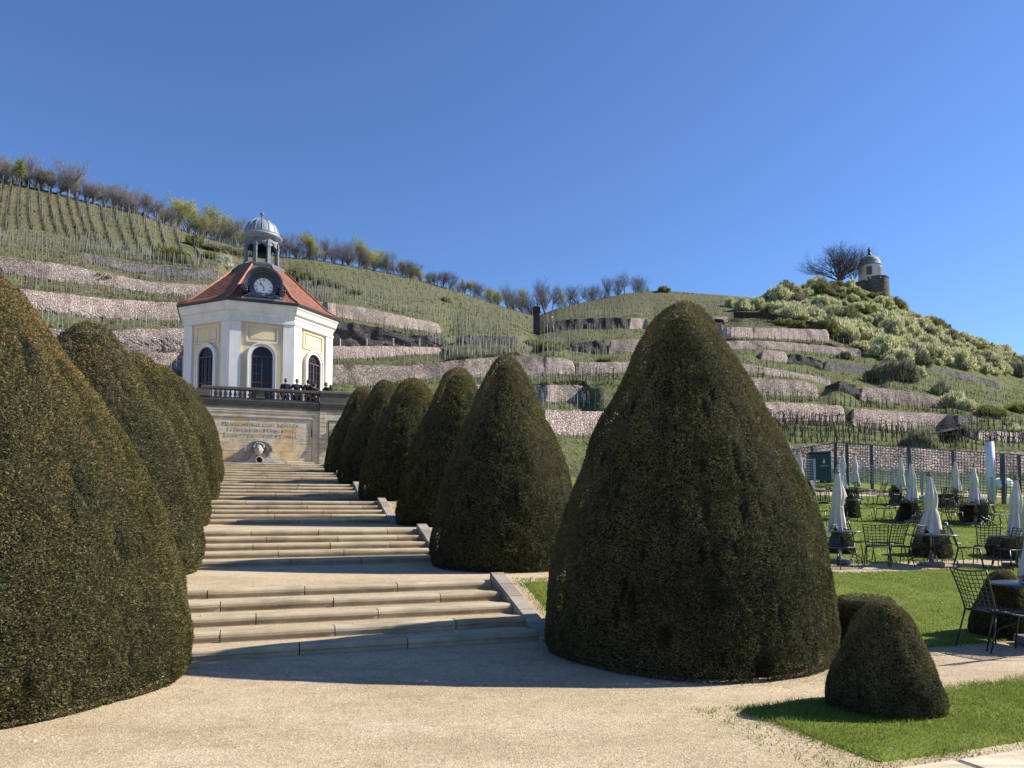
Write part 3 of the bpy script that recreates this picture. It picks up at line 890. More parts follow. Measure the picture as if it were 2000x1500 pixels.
# balustrade: a thing standing on the wall
bal = empty("balustrade", (W0.x, W0.y, 0), TH, label="blackened stone balustrade with turned balusters above the inscription", cat="balustrade")
zr0, zr1 = zl(763.5), zl(758.5)
mb = MB()
mb.bbox(xl + .1, xr, -.12, .30, zr0, zr1, .02)
mb.build("handrail", M['ashlar_dark'], bal)
hb = zr0 - zc3
bp = [(.075, 0), (.075, .06), (.05, .09), (.042, .14), (.07, .28), (.082, .42), (.06, .60), (.036, .76), (.045, .82), (.07, .88), (.07, 1.0)]
bmsh = MB().lathe([(r_, z_ * hb) for r_, z_ in bp], 10).mesh("baluster", M['ashlar_dark'])
xp = tl(508, 770)
xs = np.arange(xl + .75, xr - .05, .222)
for x in xs:
    if abs(x - xp) < .26: continue
    link("baluster", bmsh, bal, (x, .09, zc3))
mb = MB(); mb.bbox(xp - .21, xp + .21, -.05, .24, zc3, zr0, .012); mb.build("middle_pier", M['ashlar_dark'], bal)
mb = MB(); mb.bbox(xl - .1, xl + .55, -.10, .30, zc3, zr0 + .02, .015)
mb.build("end_pier", M['ashlar_dark'], bal)
mb = MB(); mb.bbox(xr + .05, xw, -.09, .35, zc3, zr0 + .02, .015); mb.bbox(xr + .0, xw + .07, -.14, .38, zr0 + .023, zr1 + .03, .02)
mb.build("end_pier", M['ashlar_dark'], bal)

# inscription letters
def text_mesh(body, size, mat, ext=.01, name="lettering", thin=0.0):
    c = bpy.data.curves.new(name, 'FONT'); c.body = body; c.size = size; c.extrude = ext; c.align_x = 'LEFT'; c.resolution_u = 2; c.offset = thin
    tmp = bpy.data.objects.new(name, c); col.objects.link(tmp)
    dg = bpy.context.evaluated_depsgraph_get(); dg.update()
    me = bpy.data.meshes.new_from_object(tmp.evaluated_get(dg))
    bpy.data.objects.remove(tmp, do_unlink=True)
    me.materials.clear(); me.materials.append(mat); me.name = name
    return me
def spaced_line(chars, x0, x1, z, h, big=()):
    """letters spread evenly between x0 and x1, baseline z; returns verts/faces in wall frame"""
    mb = MB(); n = len(chars)
    for i, ch in enumerate(chars):
        hh = h * (1.35 if i in big else 1.0)
        me = text_mesh(ch, hh / .72, M['letter'], ext=.001, thin=-.004)
        if len(me.vertices) == 0: continue
        co = np.zeros(len(me.vertices) * 3); me.vertices.foreach_get("co", co); co = co.reshape(-1, 3)
        cx = (co[:, 0].min() + co[:, 0].max()) / 2
        X = x0 + (x1 - x0) * i / (n - 1)
        vs = [(X + (c[0] - cx) * .95, .0175 - c[2], z - (hh - h) * .35 + c[1]) for c in co]
        fs = [tuple(p.vertices) for p in me.polygons]
        mb.add(vs, fs)
        bpy.data.meshes.remove(me)
    return mb
lh = .165
for txt, ua, ub, v0, bigs in (("MENSCHENGESCHLECHTER", 436.5, 581, 833.0, (0,)), ("ZIEHENVORÜBERWIEDIE", 444, 573, 844.0, ()), ("SCHATTENVORDERSONNE", 438, 577.5, 855.0, (0, 14))):
    spaced_line(txt, tl(ua), tl(ub), zl(v0) - .005, lh, bigs).build("lettering", M['letter'], terr)

# mask fountain
fo = st(SW - .05, TC + tl(505, 880)); 
fm = empty("mask_fountain", (fo.x, fo.y, ZF), TH, label="grey stone wall fountain with a carved face under a curled hood", cat="fountain")
Hm = zl(864) - ZF
mb = MB()
half = [(1.12, 0), (.95, .05), (.74, .13), (.60, .26), (.52, .42), (.50, .60), (.44, .74), (.30, .86)]
poly = [(x, z * Hm / 1.06) for x, z in half] + [(-x, z * Hm / 1.06) for x, z in reversed(half)]
mb.prism(poly, -.24, .06)
half2 = [(.90, 0), (.62, .08), (.42, .18), (.34, .30), (.28, .5)]
mb.prism([(x, z) for x, z in half2] + [(-x, z) for x, z in reversed(half2)], -.40, -.243)
mb.build("backing", M['mask_stone'], fm)
mb = MB()   # hood with volutes
zc = .62 * Hm
o_ = []; i_ = []
for k in range(17):
    a = math.pi * (1.04 - 1.08 * k / 16)
    o_.append((.60 * math.cos(a), zc + .42 * math.sin(a) * (Hm - zc) / .42)); i_.append((.38 * math.cos(a), zc + .27 * math.sin(a) * (Hm - zc) / .42))
mb.ringprism(o_, i_, -.46, .02)
o2 = [(x * 1.08, zc + (z - zc) * 1.08) for x, z in o_]
mb.ringprism(o2, o_, -.54, .02)
for sg in (-1, 1):
    mb.bbox(sg * .62 - .12, sg * .62 + .12, -.48, .02, zc - .10, zc - .02, .01)
    mb.lathe([(0, -.22), (.075, -.22), (.09, 0), (.075, .22), (0, .22)], 14, M=Matrix.Translation((sg * .56, -.24, zc - .02)) @ Matrix.Rotation(R(90), 4, 'X'))
mb.build("hood", M['mask_stone'], fm)
# face: one continuous surface shaped from a sphere
def head_mesh(name, mat, w=.15, d=.17, h=.22, seed=0):
    nu, nv = 28, 22
    V = []; F = []
    for j in range(nv + 1):
        ph_ = math.pi * j / nv
        for i in range(nu):
            th = 2 * math.pi * i / nu
            x = math.sin(ph_) * math.cos(th); y = math.sin(ph_) * math.sin(th); z = -math.cos(ph_)
            k = 1 - .28 * max(0, -z) ** 1.5                       # narrow chin
            X = x * w * k; Y = y * d * (1 - .12 * max(0, -z)); Z = z * h
            if y < 0:                                            # front
                f_ = -y
                ax = abs(x)
                Y -= .030 * math.exp(-(ax / .13) ** 2 - ((z + .08) / .20) ** 2) * f_ * w / .09        # nose
                Y += .016 * (math.exp(-((ax - .36) / .15) ** 2 - ((z - .10) / .10) ** 2)) * w / .09     # eye sockets
                Y -= .008 * math.exp(-((z - .26) / .08) ** 2) * f_ * w / .09                             # brow
                Y -= .009 * math.exp(-(ax / .28) ** 2 - ((z + .42) / .06) ** 2) * w / .09                # lips
                Y += .008 * math.exp(-(ax / .26) ** 2 - ((z + .50) / .03) ** 2) * w / .09
                Y -= .010 * math.exp(-(ax / .22) ** 2 - ((z + .78) / .14) ** 2) * w / .09                # chin
            if abs(abs(x) - 1) < .12 and abs(z) < .25: X *= 1.10                                       # ears
            V.append((X, Y, Z))
    for j in range(nv):
        for i in range(nu):
            F.append((j * nu + i, j * nu + (i + 1) % nu, (j + 1) * nu + (i + 1) % nu, (j + 1) * nu + i))
    return np_mesh(name, np.array(V), np.array(F), mat, True)
hd = link("carved_face", head_mesh("carved_face", M['mask_stone'], .20, .2, .28), fm, (0, -.50, zc - .02))
mb = MB()
for k in range(9):
    a = math.pi * k / 8
    x, z = .22 * math.cos(a), zc + .10 + .20 * math.sin(a)
    mb.tube([(x * .8, -.52, z - .04), (x, -.58, z + .02), (x * 1.15, -.54, z + .05), (x * 1.2, -.46, z - .02)], [.025, .035, .03, .02], 7)
mb.build("carved_hair", M['mask_stone'], fm)
mb = MB()
mb.lathe([(.13, -.12), (.17, -.12), (.19, .1), (.14, .1), (.12, -.1)], 20, caps=False, M=Matrix.Translation((.03, -.44, .15)) @ Matrix.Rotation(R(90), 4, 'X'))
mb.build("spout", M['mask_stone'], fm)
mb = MB(); mb.lathe([(0, 0), (.14, 0)], 18, caps=False, M=Matrix.Translation((.03, -.41, .15)) @ Matrix.Rotation(R(90), 4, 'X')); mb.build("spout_mouth", M['black'], fm)
# ------------------------------------------------------------------ octagonal garden pavilion (local frame, front = -y)
p = P(508, 650, 43.0); TWX, TWY = p.x, p.y
zt = lambda v, dy=0.0: z_at(v, (TWX, TWY + dy))
RB = 4.30                                   # circumradius of the body
AP = RB * math.cos(R(22.5)); SIDE = 2 * RB * math.sin(R(22.5))
tw = empty("garden_pavilion", (TWX, TWY, ZT - .02), TH + R(1), label="octagonal cream and white pavilion with a red tiled roof and a clock", cat="pavilion")
zb = lambda v, dy=-3.6: zt(v, dy) - (ZT - .02)
Z_EAVE_T = zb(596); Z_EAVE_B = zb(608); Z_FR = zb(632)
def octo(r, z): return [(r * math.cos(R(22.5 + 45 * k)), r * math.sin(R(22.5 + 45 * k)), z) for k in range(8)]
def oct_loft(levels, cap_top=True, cap_bot=True):
    vs = []; fs = []
    for (r, z) in levels: vs += octo(r, z)
    for i in range(len(levels) - 1):
        for k in range(8):
            k2 = (k + 1) % 8
            fs.append((i*8+k, i*8+k2, (i+1)*8+k2, (i+1)*8+k))
    if cap_bot: fs.append(tuple(range(7, -1, -1)))
    if cap_top: fs.append(tuple(range((len(levels)-1)*8, len(levels)*8)))
    return vs, fs
mb = MB()
vs, fs = oct_loft([(RB - .12, -.3), (RB - .12, Z_EAVE_B)]); mb.add(vs, fs)
mb.build("wall", M['yellow_wall'], tw)
# per face: corner pilasters, frieze, recess panel, window
PW = .58
ZH = Z_FR                          # underside of frieze
def face_m(k): return Matrix.Rotation(R(45 * k), 4, 'Z') @ Matrix.Translation((0, -AP, 0))
for k in range(8):
    F = face_m(k)
    fr = k in (7, 0, 1)
    mb = MB()
    h = SIDE / 2
    mb.box(-h + .0, -h + PW, -.0, .30, -.3, ZH, F); mb.box(h - PW, h - .0, -.0, .30, -.3, ZH, F)
    mb.box(-h - .0, h + .0, -.002, .30, ZH + .001, Z_EAVE_B - .003, F)
    mb.box(-h - .01, h + .01, -.045, -.004, ZH + .02, ZH + .13, F)
    mb.box(-h - .012, h + .012, -.06, -.004, ZH + .62, ZH + .72, F)
    mb.box(-h, h, -.03, -.004, -.3, .35, F)
    mb.build("pilaster", M['white_wall'], tw)
    if k not in (6, 7, 0, 1, 2): continue
    # framed panel above the window
    zt1, zt0 = ZH - .10, ZH - 1.06
    mb = MB()
    for (x0, x1, z0, z1) in ((-.84, -.74, zt0, zt1), (.74, .84, zt0, zt1), (-.739, .739, zt1 - .09, zt1), (-.739, .739, zt0, zt0 + .09)):
        mb.bbox(x0, x1, .055, .14, z0, z1, .008, F)
    mb.bbox(-.62, .62, .075, .14, zt0 + .19, zt1 - .19, .008, F)
    mb.build("panel_frame", M['yellow_wall'], tw)
    # arched window
    ztop_ = zb(678); rw = .54; zs = ztop_ - rw
    def arch(r, zb_, n=20): return [(-r, zb_)] + [(r * math.cos(math.pi - math.pi * q / n), zs + r * math.sin(math.pi - math.pi * q / n)) for q in range(n + 1)] + [(r, zb_)]
    mb = MB(); mb.ringprism(arch(rw + .21, .0), arch(rw + .003, .0), -.05, .14, F); mb.ringprism(arch(rw + .21, .0), arch(rw + .14, .0), -.09, -.052, F)
    sur = mb.build("window_surround", M['white_wall'], tw)
    win = MB(); win.ringprism(arch(rw, .0), arch(rw - .055, .0), .03, .12, F)
    win.box(-.03, .03, .035, .11, .0, zs - .03, F)
    win.box(-rw + .05, rw - .05, .03, .115, zs - .035, zs + .035, F)
    win.box(-rw + .05, -.032, .034, .11, zs - 1.42, zs - 1.36, F); win.box(.032, rw - .05, .034, .11, zs - 1.42, zs - 1.36, F)
    for x in (-.28, .28): win.box(x - .010, x + .010, .045, .10, .0, zs - .04, F)
    zz = zs - .45
    while zz > .1:
        if abs(zz - (zs - 1.39)) > .1:
            win.box(-rw + .05, -.032, .046, .099, zz - .010, zz + .010, F); win.box(.032, rw - .05, .046, .099, zz - .010, zz + .010, F)
        zz -= .46
    for a in (45, 90, 135):
        ca, sa = math.cos(R(a)), math.sin(R(a))
        win.tube([F @ Vector((.16 * ca, .08, zs + .16 * sa)), F @ Vector(((rw - .05) * ca, .08, zs + (rw - .05) * sa))], .010, 4)
    for rad in (.16, .34):
        win.tube([F @ Vector((rad * math.cos(math.pi * q / 10), .08, zs + rad * math.sin(math.pi * q / 10))) for q in range(11)], .010, 4)
    wf = win.build("window", M['wood_red'], tw)
    gl_ = MB(); pts = arch(rw - .02, .0)
    gl_.add([F @ Vector((x, .088, z)) for x, z in pts], [tuple(range(len(pts)))])
    gl_.build("pane", M['glass'], wf)
# cornice
mb = MB()
RE = 4.63
vs, fs = oct_loft([(RB + .02, Z_EAVE_B - .32), (RB + .07, Z_EAVE_B - .24), (RB + .07, Z_EAVE_B - .16), (RB + .20, Z_EAVE_B - .08), (RB + .22, Z_EAVE_B + .02), (RE - .06, Z_EAVE_T - .16), (RE, Z_EAVE_T - .10), (RE, Z_EAVE_T - .005)])
mb.add(vs, fs); mb.build("cornice", M['white_wall'], tw)
mb = MB()   # gutter
vs, fs = oct_loft([(RE + .0, Z_EAVE_T), (RE + .10, Z_EAVE_T + .02), (RE + .12, Z_EAVE_T + .12), (RE + .06, Z_EAVE_T + .14)]); mb.add(vs, fs); mb.build("gutter", M['pipe_brown'], tw)
ZRT = zt(530) - (ZT - .02)          # top of tiled roof
mb = MB()
vs, fs = oct_loft([(RE + .06, Z_EAVE_T + .145), (RE - .7, Z_EAVE_T + .58), (1.30, ZRT)]); mb.add(vs, fs)
roof = mb.build("roof", M['tiles'], tw)
mb = MB()
for k in range(8):
    a = R(22.5 + 45 * k)
    pts = [(r * math.cos(a), r * math.sin(a), z) for r, z in ((RE + .04, Z_EAVE_T + .19), (RE - .7, Z_EAVE_T + .62), (1.32, ZRT + .03))]
    mb.tube(pts, .055, 6)
mb.build("ridge_tile", M['ridge_tile'], roof)
# lantern
lan = MB()
vs, fs = oct_loft([(1.42, ZRT - .12), (1.42, ZRT + .06), (1.2, ZRT + .12), (1.16, ZRT + .20)]); lan.add(vs, fs)
lan.build("lantern_base", M['clock_dark'], tw)
zl1, zl2, zl3, zl4 = [zt(v) - (ZT - .02) for v in (489, 473, 456, 429)]
mb = MB()
for k in range(8):
    a = R(22.5 + 45 * k)
    cx, cy = .93 * math.cos(a), .93 * math.sin(a)
    Mx = Matrix.Translation((cx, cy, 0)) @ Matrix.Rotation(a, 4, 'Z')
    mb.bbox(-.09, .09, -.09, .09, ZRT + .2, zl1 + .32, .012, Mx)
    mb.bbox(-.115, .115, -.115, .115, ZRT + .2, ZRT + .34, .012, Mx)
    mb.bbox(-.12, .12, -.12, .12, zl1 - .02, zl1 + .08, .012, Mx)
cp_ = mb.build("lantern_column", M['zinc_dark'], tw)
mb = MB()   # arcaded drum: eight facets with arched openings
for k in range(8):
    F = Matrix.Rotation(R(45 * k), 4, 'Z') @ Matrix.Translation((0, -.93 * math.cos(R(22.5)), 0))
    w = .93 * math.sin(R(22.5)); n = 10
    tp = [(-w, zl2 + .02), ] + [(-w + 2 * w * q / n, zl2 + .02) for q in range(1, n)] + [(w, zl2 + .02)]
    bt = [(-w + 2 * w * q / n, zl1 - .16 + .30 * math.sin(math.pi * q / n)) for q in range(n + 1)]
    mb.ringprism(tp, bt, -.05, .05, F)
    mb.lathe([(0, -.03), (.05, 0), (.03, .05), (0, .06)], 8, M=F @ Matrix.Translation((0, -.06, zl1 + .24)) @ Matrix.Rotation(R(90), 4, 'X'))
    mb.tube([F @ Vector((-.18, -.06, zl1 + .30)), F @ Vector((-.09, -.08, zl1 + .22)), F @ Vector((0, -.08, zl1 + .18)), F @ Vector((.09, -.08, zl1 + .22)), F @ Vector((.18, -.06, zl1 + .30))], .025, 5)
mb.build("lantern_drum", M['zinc_dark'], tw)
mb = MB()
zz = zl2
mb.lathe([(.9, zz - .02), (1.0, zz), (1.03, zz + .08), (1.10, zz + .12), (1.16, zz + .20), (1.16, zz + .25), (1.08, zz + .32), (1.02, zz + .335), (.0, zz + .34)], 40)
mb.build("lantern_cornice", M['zinc'], tw)
mb = MB()
zz = zl2 + .335; hd_ = zl4 - zz
pr = []
for q in range(15):
    a = math.pi / 2 * q / 14
    pr.append((.99 * math.cos(a) ** .9 if q < 14 else 0.0, zz + hd_ * math.sin(a)))
mb.lathe(pr, 40)
for k in range(16):
    a = math.pi * 2 * k / 16
    mb.tube([((r_ + .012) * math.cos(a), (r_ + .012) * math.sin(a), z_ + .005) for r_, z_ in pr[:-1]], .018, 5)
dome = mb.build("dome", M['zinc'], tw)
mb = MB(); mb.lathe([(.12, zl4 - .03), (.08, zl4 + .03), (.045, zl4 + .09), (.04, zl4 + .16), (.06, zl4 + .19), (.04, zl4 + .21), (.10, zl4 + .25), (.125, zl4 + .32), (.10, zl4 + .39), (.03, zl4 + .43), (0, zl4 + .44)], 16)
mb.build("finial", M['zinc_dark'], tw)
mb = MB(); zz = zl1 - .30
mb.lathe([(.10, .62), (.18, .58), (.24, .45), (.28, .2), (.40, .02), (.43, -.04), (.40, -.06), (.0, -.05)], 24, (0, 0, zz)); mb.tube([(0, 0, zz + .6), (0, 0, zl2)], .04, 6)
mb.build("bell", M['black'], tw)

# clock dormer
YC = -(RE - .42)                    # front plane of the clock housing
zc = z_at(556.5, (TWX, TWY - 4.3)) - (ZT - .02)
z0c = Z_EAVE_T + .30
mb = MB()
ro = .94
# housing silhouette: arch above, waist, flared scroll feet
sil = []
for q in range(19):
    a = math.pi * q / 18
    sil.append((-ro * .80 * math.cos(a), zc + ro * .80 * math.sin(a)))
hb_ = z0c - zc
hw = [(.72, zc - .25), (.64, zc + hb_ * .5), (.70, zc + hb_ * .68), (.86, zc + hb_ * .82), (1.02, zc + hb_ * .93), (1.0, z0c - .02)]
sil = [(-x, z) for x, z in reversed(hw)] + sil + hw
mb.prism(sil, YC, YC + 1.5)
hous = mb.build("clock_housing", M['clock_dark'], tw)
mb = MB()
def arc_pts(r, a0=-12, a1=192, n=28): return [(r * math.cos(R(a1 + (a0 - a1) * q / n)), zc + .02 + r * math.sin(R(a1 + (a0 - a1) * q / n))) for q in range(n + 1)]
mb.ringprism(arc_pts(ro + .06), arc_pts(ro - .02), YC - .42, YC + 1.4)
mb.ringprism(arc_pts(ro - .02, -8, 188), arc_pts(ro - .12, -8, 188), YC - .32, YC + 1.0)
mb.ringprism(arc_pts(ro - .12, -4, 184), arc_pts(ro - .22, -4, 184), YC - .20, YC + 1.0)
for sg in (-1, 1):
    mb.bbox(sg * (ro + .02) - .16, sg * (ro + .02) + .16, YC - .40, YC + .6, zc - .26, zc - .15, .02)
    mb.bbox(sg * (ro - .03) - .12, sg * (ro - .03) + .12, YC - .34, YC + .6, zc - .36, zc - .263, .02)
mb.build("hood", M['clock_dark'], tw)
mb = MB(); RCk = .465
mb.lathe([(RCk + .0, -.03), (RCk + .01, .05), (RCk + .05, .08), (RCk + .10, .05), (RCk + .12, -.03)], 48, caps=False, M=Matrix.Translation((0, YC, zc)) @ Matrix.Rotation(R(90), 4, 'X'))
mb.build("clock_bezel", M['clock_dark'], tw)
mb = MB(); mb.lathe([(0, .012), (RCk + .015, .012)], 48, caps=False, M=Matrix.Translation((0, YC, zc)) @ Matrix.Rotation(R(90), 4, 'X'))
face = mb.build("clock_face", M['clock_face'], tw)
nums = ["XII", "I", "II", "III", "IIII", "V", "VI", "VII", "VIII", "IX", "X", "XI"]
mb = MB()
for i, nm in enumerate(nums):
    me = text_mesh(nm, .17, M['black'], .003)
    co = np.zeros(len(me.vertices) * 3); me.vertices.foreach_get("co", co); co = co.reshape(-1, 3)
    cx = (co[:, 0].min() + co[:, 0].max()) / 2; a = -R(30 * i)
    for c in co: pass
    x = (co[:, 0] - cx) * .62; y = co[:, 1] + RCk - .145
    X = x * math.cos(a) - y * math.sin(a); Z = x * math.sin(a) + y * math.cos(a)
    mb.add([(X[q], YC - .018 - co[q, 2], zc + Z[q]) for q in range(len(co))], [tuple(pp.vertices) for pp in me.polygons])
    bpy.data.meshes.remove(me)
mb.build("numeral", M['black'], face)
for ang, ln, w in ((-44, .27, .030), (174, .24, .02)):
    mb = MB(); ca, sa = math.cos(R(90 - ang)), math.sin(R(90 - ang))
    mb.tube([(-ca * .06, YC - .032, zc - sa * .06), (ca * ln * .7, YC - .032, zc + sa * ln * .7)], w * .5, 6)
    mb.tube([(ca * ln * .55, YC - .032, zc + sa * ln * .55), (ca * ln * .75, YC - .032, zc + sa * ln * .75), (ca * ln, YC - .032, zc + sa * ln)], [w * .8, w * 1.6, .004], 6)
    mb.build("clock_hand", M['black'], face)
# relief scrolls and garlands below the clock
mb = MB()
for sg in (-1, 1):
    for (pts, rd) in ((((.62, -.35), (.50, -.55), (.36, -.62), (.2, -.66)), .045), (((.80, -.78), (.62, -.70), (.45, -.80), (.34, -.92), (.18, -.84)), .05), (((.92, -.95), (.78, -.84), (.66, -.90), (.72, -1.0)), .05), (((.10, -.58), (.12, -.75), (.07, -.92)), .05)):
        mb.tube([(sg * x, YC - .05, zc + z * -hb_ / 1.0) for x, z in pts], rd, 6)
mb.build("scroll_relief", M['zinc_dark'], hous)
mb = MB(); mb.bbox(-1.1, 1.1, YC - .1, YC + .8, z0c - .16, z0c - .04, .02); mb.build("sill", M['zinc'], hous)

# downpipe-like dark edge at the rear left eave
# ------------------------------------------------------------------ people on the terrace
def skin_obj(name, joints, edges, mat, parent=None, sub=1):
    me = bpy.data.meshes.new(name)
    me.from_pydata([j[0] for j in joints], edges, []); me.update()
    o = link(name, me, parent)
    md = o.modifiers.new("skin", 'SKIN'); md.use_smooth_shade = True
    for sv, j in zip(me.skin_vertices[0].data, joints):
        sv.radius = (j[1], j[2] if len(j) > 2 else j[1]); sv.use_root = False
    me.skin_vertices[0].data[0].use_root = True
    s_ = o.modifiers.new("sub", 'SUBSURF'); s_.levels = sub; s_.render_levels = sub
    me.materials.append(mat)
    return o
def person(x, y, rz, h, label, jacket, hair='hair_dark', pose=0, long_hair=False):
    k = h / 1.75
    wv = Matrix.Rotation(TH, 4, 'Z') @ Vector((x, y, 0))
    e = empty("person", (W0.x + wv.x, W0.y + wv.y, ZT), TH + rz, label=label, cat="person", group="visitors on the terrace")
    e.scale = (k, k, k)
    lean = .05
    if pose == 1: hands = [(-.34, -.02, 1.16, -.17, -.12, 1.02), (.34, -.02, 1.16, .17, -.12, 1.02)]     # hands on the hips
    elif pose == 2: hands = [(-.28, -.04, 1.14, -.25, -.26, 1.06), (.28, -.04, 1.14, .25, -.26, 1.06)]   # forearms forward
    else: hands = [(-.25, .02, 1.13, -.25, -.05, .88), (.25, .02, 1.13, .24, -.06, .88)]
    J = [((0, 0, .95), .145, .10), ((0, 0, 1.12), .115, .08), ((0, -.01, 1.30), .13, .085), ((0, -.01, 1.42), .10, .07), ((0, -.015, 1.50), .052), ((0, -.03, 1.56), .055),
         ((-.09, 0, .88), .095), ((-.11, -.01, .50), .062), ((-.12, .02, .10), .042), ((-.13, -.12, .035), .035),
         ((.09, 0, .88), .095), ((.11, -.02, .50), .062), ((.13, .02, .10), .042), ((.14, -.12, .035), .035)]
    E = [(0,1),(1,2),(2,3),(3,4),(4,5),(0,6),(6,7),(7,8),(8,9),(0,10),(10,11),(11,12),(12,13)]
    for sg, hh in ((-1, hands[0]), (1, hands[1])):
        b = len(J)
        J += [((sg * .18, -.01, 1.40), .048), ((hh[0], hh[1], hh[2]), .042), ((hh[3], hh[4], hh[5]), .027), ((hh[3] * .97, hh[4] - .05, hh[5] - .05), .03)]
        E += [(3, b), (b, b+1), (b+1, b+2), (b+2, b+3)]
        for f in range(5):
            q = len(J); dx = (f - 2) * .017
            J += [((hh[3] * .97 + dx, hh[4] - .075, hh[5] - .10 + (.03 if f in (0, 4) else 0)), .009)]
            E += [(b+3, q)]
    skin_obj("body", J, E, M['skin'], e, 1)
    link("head", head_mesh("head", M['skin'], .078, .098, .118), e, (0, -.02, 1.635))
    # jacket over torso and arms
    JJ = [((0, 0, .90), .17, .125), ((0, 0, 1.12), .155, .115), ((0, -.01, 1.30), .185, .13), ((0, -.01, 1.43), .14, .10), ((0, -.015, 1.485), .07)]
    EE = [(0,1),(1,2),(2,3),(3,4)]
    for sg, hh in ((-1, hands[0]), (1, hands[1])):
        b = len(JJ); JJ += [((sg * .19, -.01, 1.41), .075), ((hh[0], hh[1], hh[2]), .058), ((hh[3], hh[4], hh[5]), .042)]; EE += [(3, b), (b, b+1), (b+1, b+2)]
    skin_obj("jacket", JJ, EE, M[jacket], e, 1)
    JT = [((0, 0, .93), .155, .115), ((-.09, 0, .86), .108), ((-.11, -.01, .50), .078), ((-.12, .02, .09), .062), ((.09, 0, .86), .108), ((.11, -.02, .50), .078), ((.13, .02, .09), .062)]
    skin_obj("trousers", JT, [(0,1),(1,2),(2,3),(0,4),(4,5),(5,6)], M['trousers'], e, 1)
    mb = MB()
    for sg in (-1, 1): mb.lathe([(0, 0), (.05, 0), (.055, .04), (.045, .08), (0, .09)], 10, M=Matrix.Translation((sg * .13, -.04, 0)) @ Matrix.Diagonal((1, 2.4, 1, 1)))
    mb.build("shoes", M['black'], e)
    V = []; mb = MB()
    pr = [(.082, -.02), (.088, .03), (.08, .075), (.05, .11), (0, .122)]
    mb.lathe(pr, 16, M=Matrix.Translation((0, .0, 1.64)) @ Matrix.Diagonal((.98, 1.2, 1, 1)), caps=False)
    if long_hair: mb.lathe([(.03, -.24), (.075, -.2), (.09, -.05), (.08, .05)], 14, M=Matrix.Translation((0, .045, 1.62)) @ Matrix.Diagonal((1.1, .8, 1, 1)))
    else: mb.lathe([(.055, -.09), (.082, -.04), (.09, .02)], 14, M=Matrix.Translation((0, .032, 1.64)) @ Matrix.Diagonal((.95, .95, 1, 1)))
    mb.build("hair", M[hair], e)
    return e
PPL = [(558, .95, R(170), 1.78, "person in a navy jacket standing at the balustrade, leftmost of the visitors", 'jacket_navy', 'hair_grey', 0, False),
       (580, .95, R(185), 1.79, "broad person in dark jacket with hands on hips, second visitor from the left", 'jacket_navy', 'hair_grey', 1, False),
       (602, .90, R(215), 1.78, "person in black jacket, the taller of the close pair of visitors", 'jacket_black', 'hair_dark', 2, False),
       (614, .80, R(160), 1.58, "shorter person in dark clothes, right one of the close pair of visitors", 'jacket_navy', 'hair_dark', 2, False),
       (637, 1.1, R(120), 1.72, "person in a black jacket leaning behind the end pier of the balustrade", 'jacket_black', 'hair_grey', 1, False),
       (646, 1.0, R(200), 1.58, "person with long dark hair, rightmost of the visitors, behind the end pier", 'jacket_black', 'hair_dark', 0, True)]
for (u, y, rz, h, lab, jk, hr, po, lg) in PPL:
    person(t_at(u, SW + y, 765) - TC, y, rz, h, lab, jk, hr, po, lg)
# ------------------------------------------------------------------ terraced hillside
RIDGE = [(-400,250),(0,352),(100,374),(200,401),(270,414),(330,440),(400,462),(470,482),(550,501),(620,507),(700,522),(760,533),(830,550),(900,571),(960,592),(1010,607),(1050,617),(1090,602),(1150,588),(1220,573),(1290,567),(1350,572),(1420,577),(1470,582),(1510,572),(1560,560),(1610,553),(1660,553),(1700,566),(1740,585),(1790,612),(1850,640),(1920,670),(2000,697),(2100,730),(2440,830)]
DR = [(-400,125),(0,142),(500,168),(1050,205),(1300,218),(1500,226),(1700,236),(2000,262),(2440,300)]
DBASE = [(-400,46),(0,48),(700,51),(1450,51),(1560,52),(1640,50),(2000,57),(2440,72)]
VBASE = [(-400,880),(400,872),(1100,872),(1450,925),(1560,938),(2000,940),(2440,940)]
ip = lambda tab, u: np.interp(u, [p[0] for p in tab], [p[1] for p in tab])
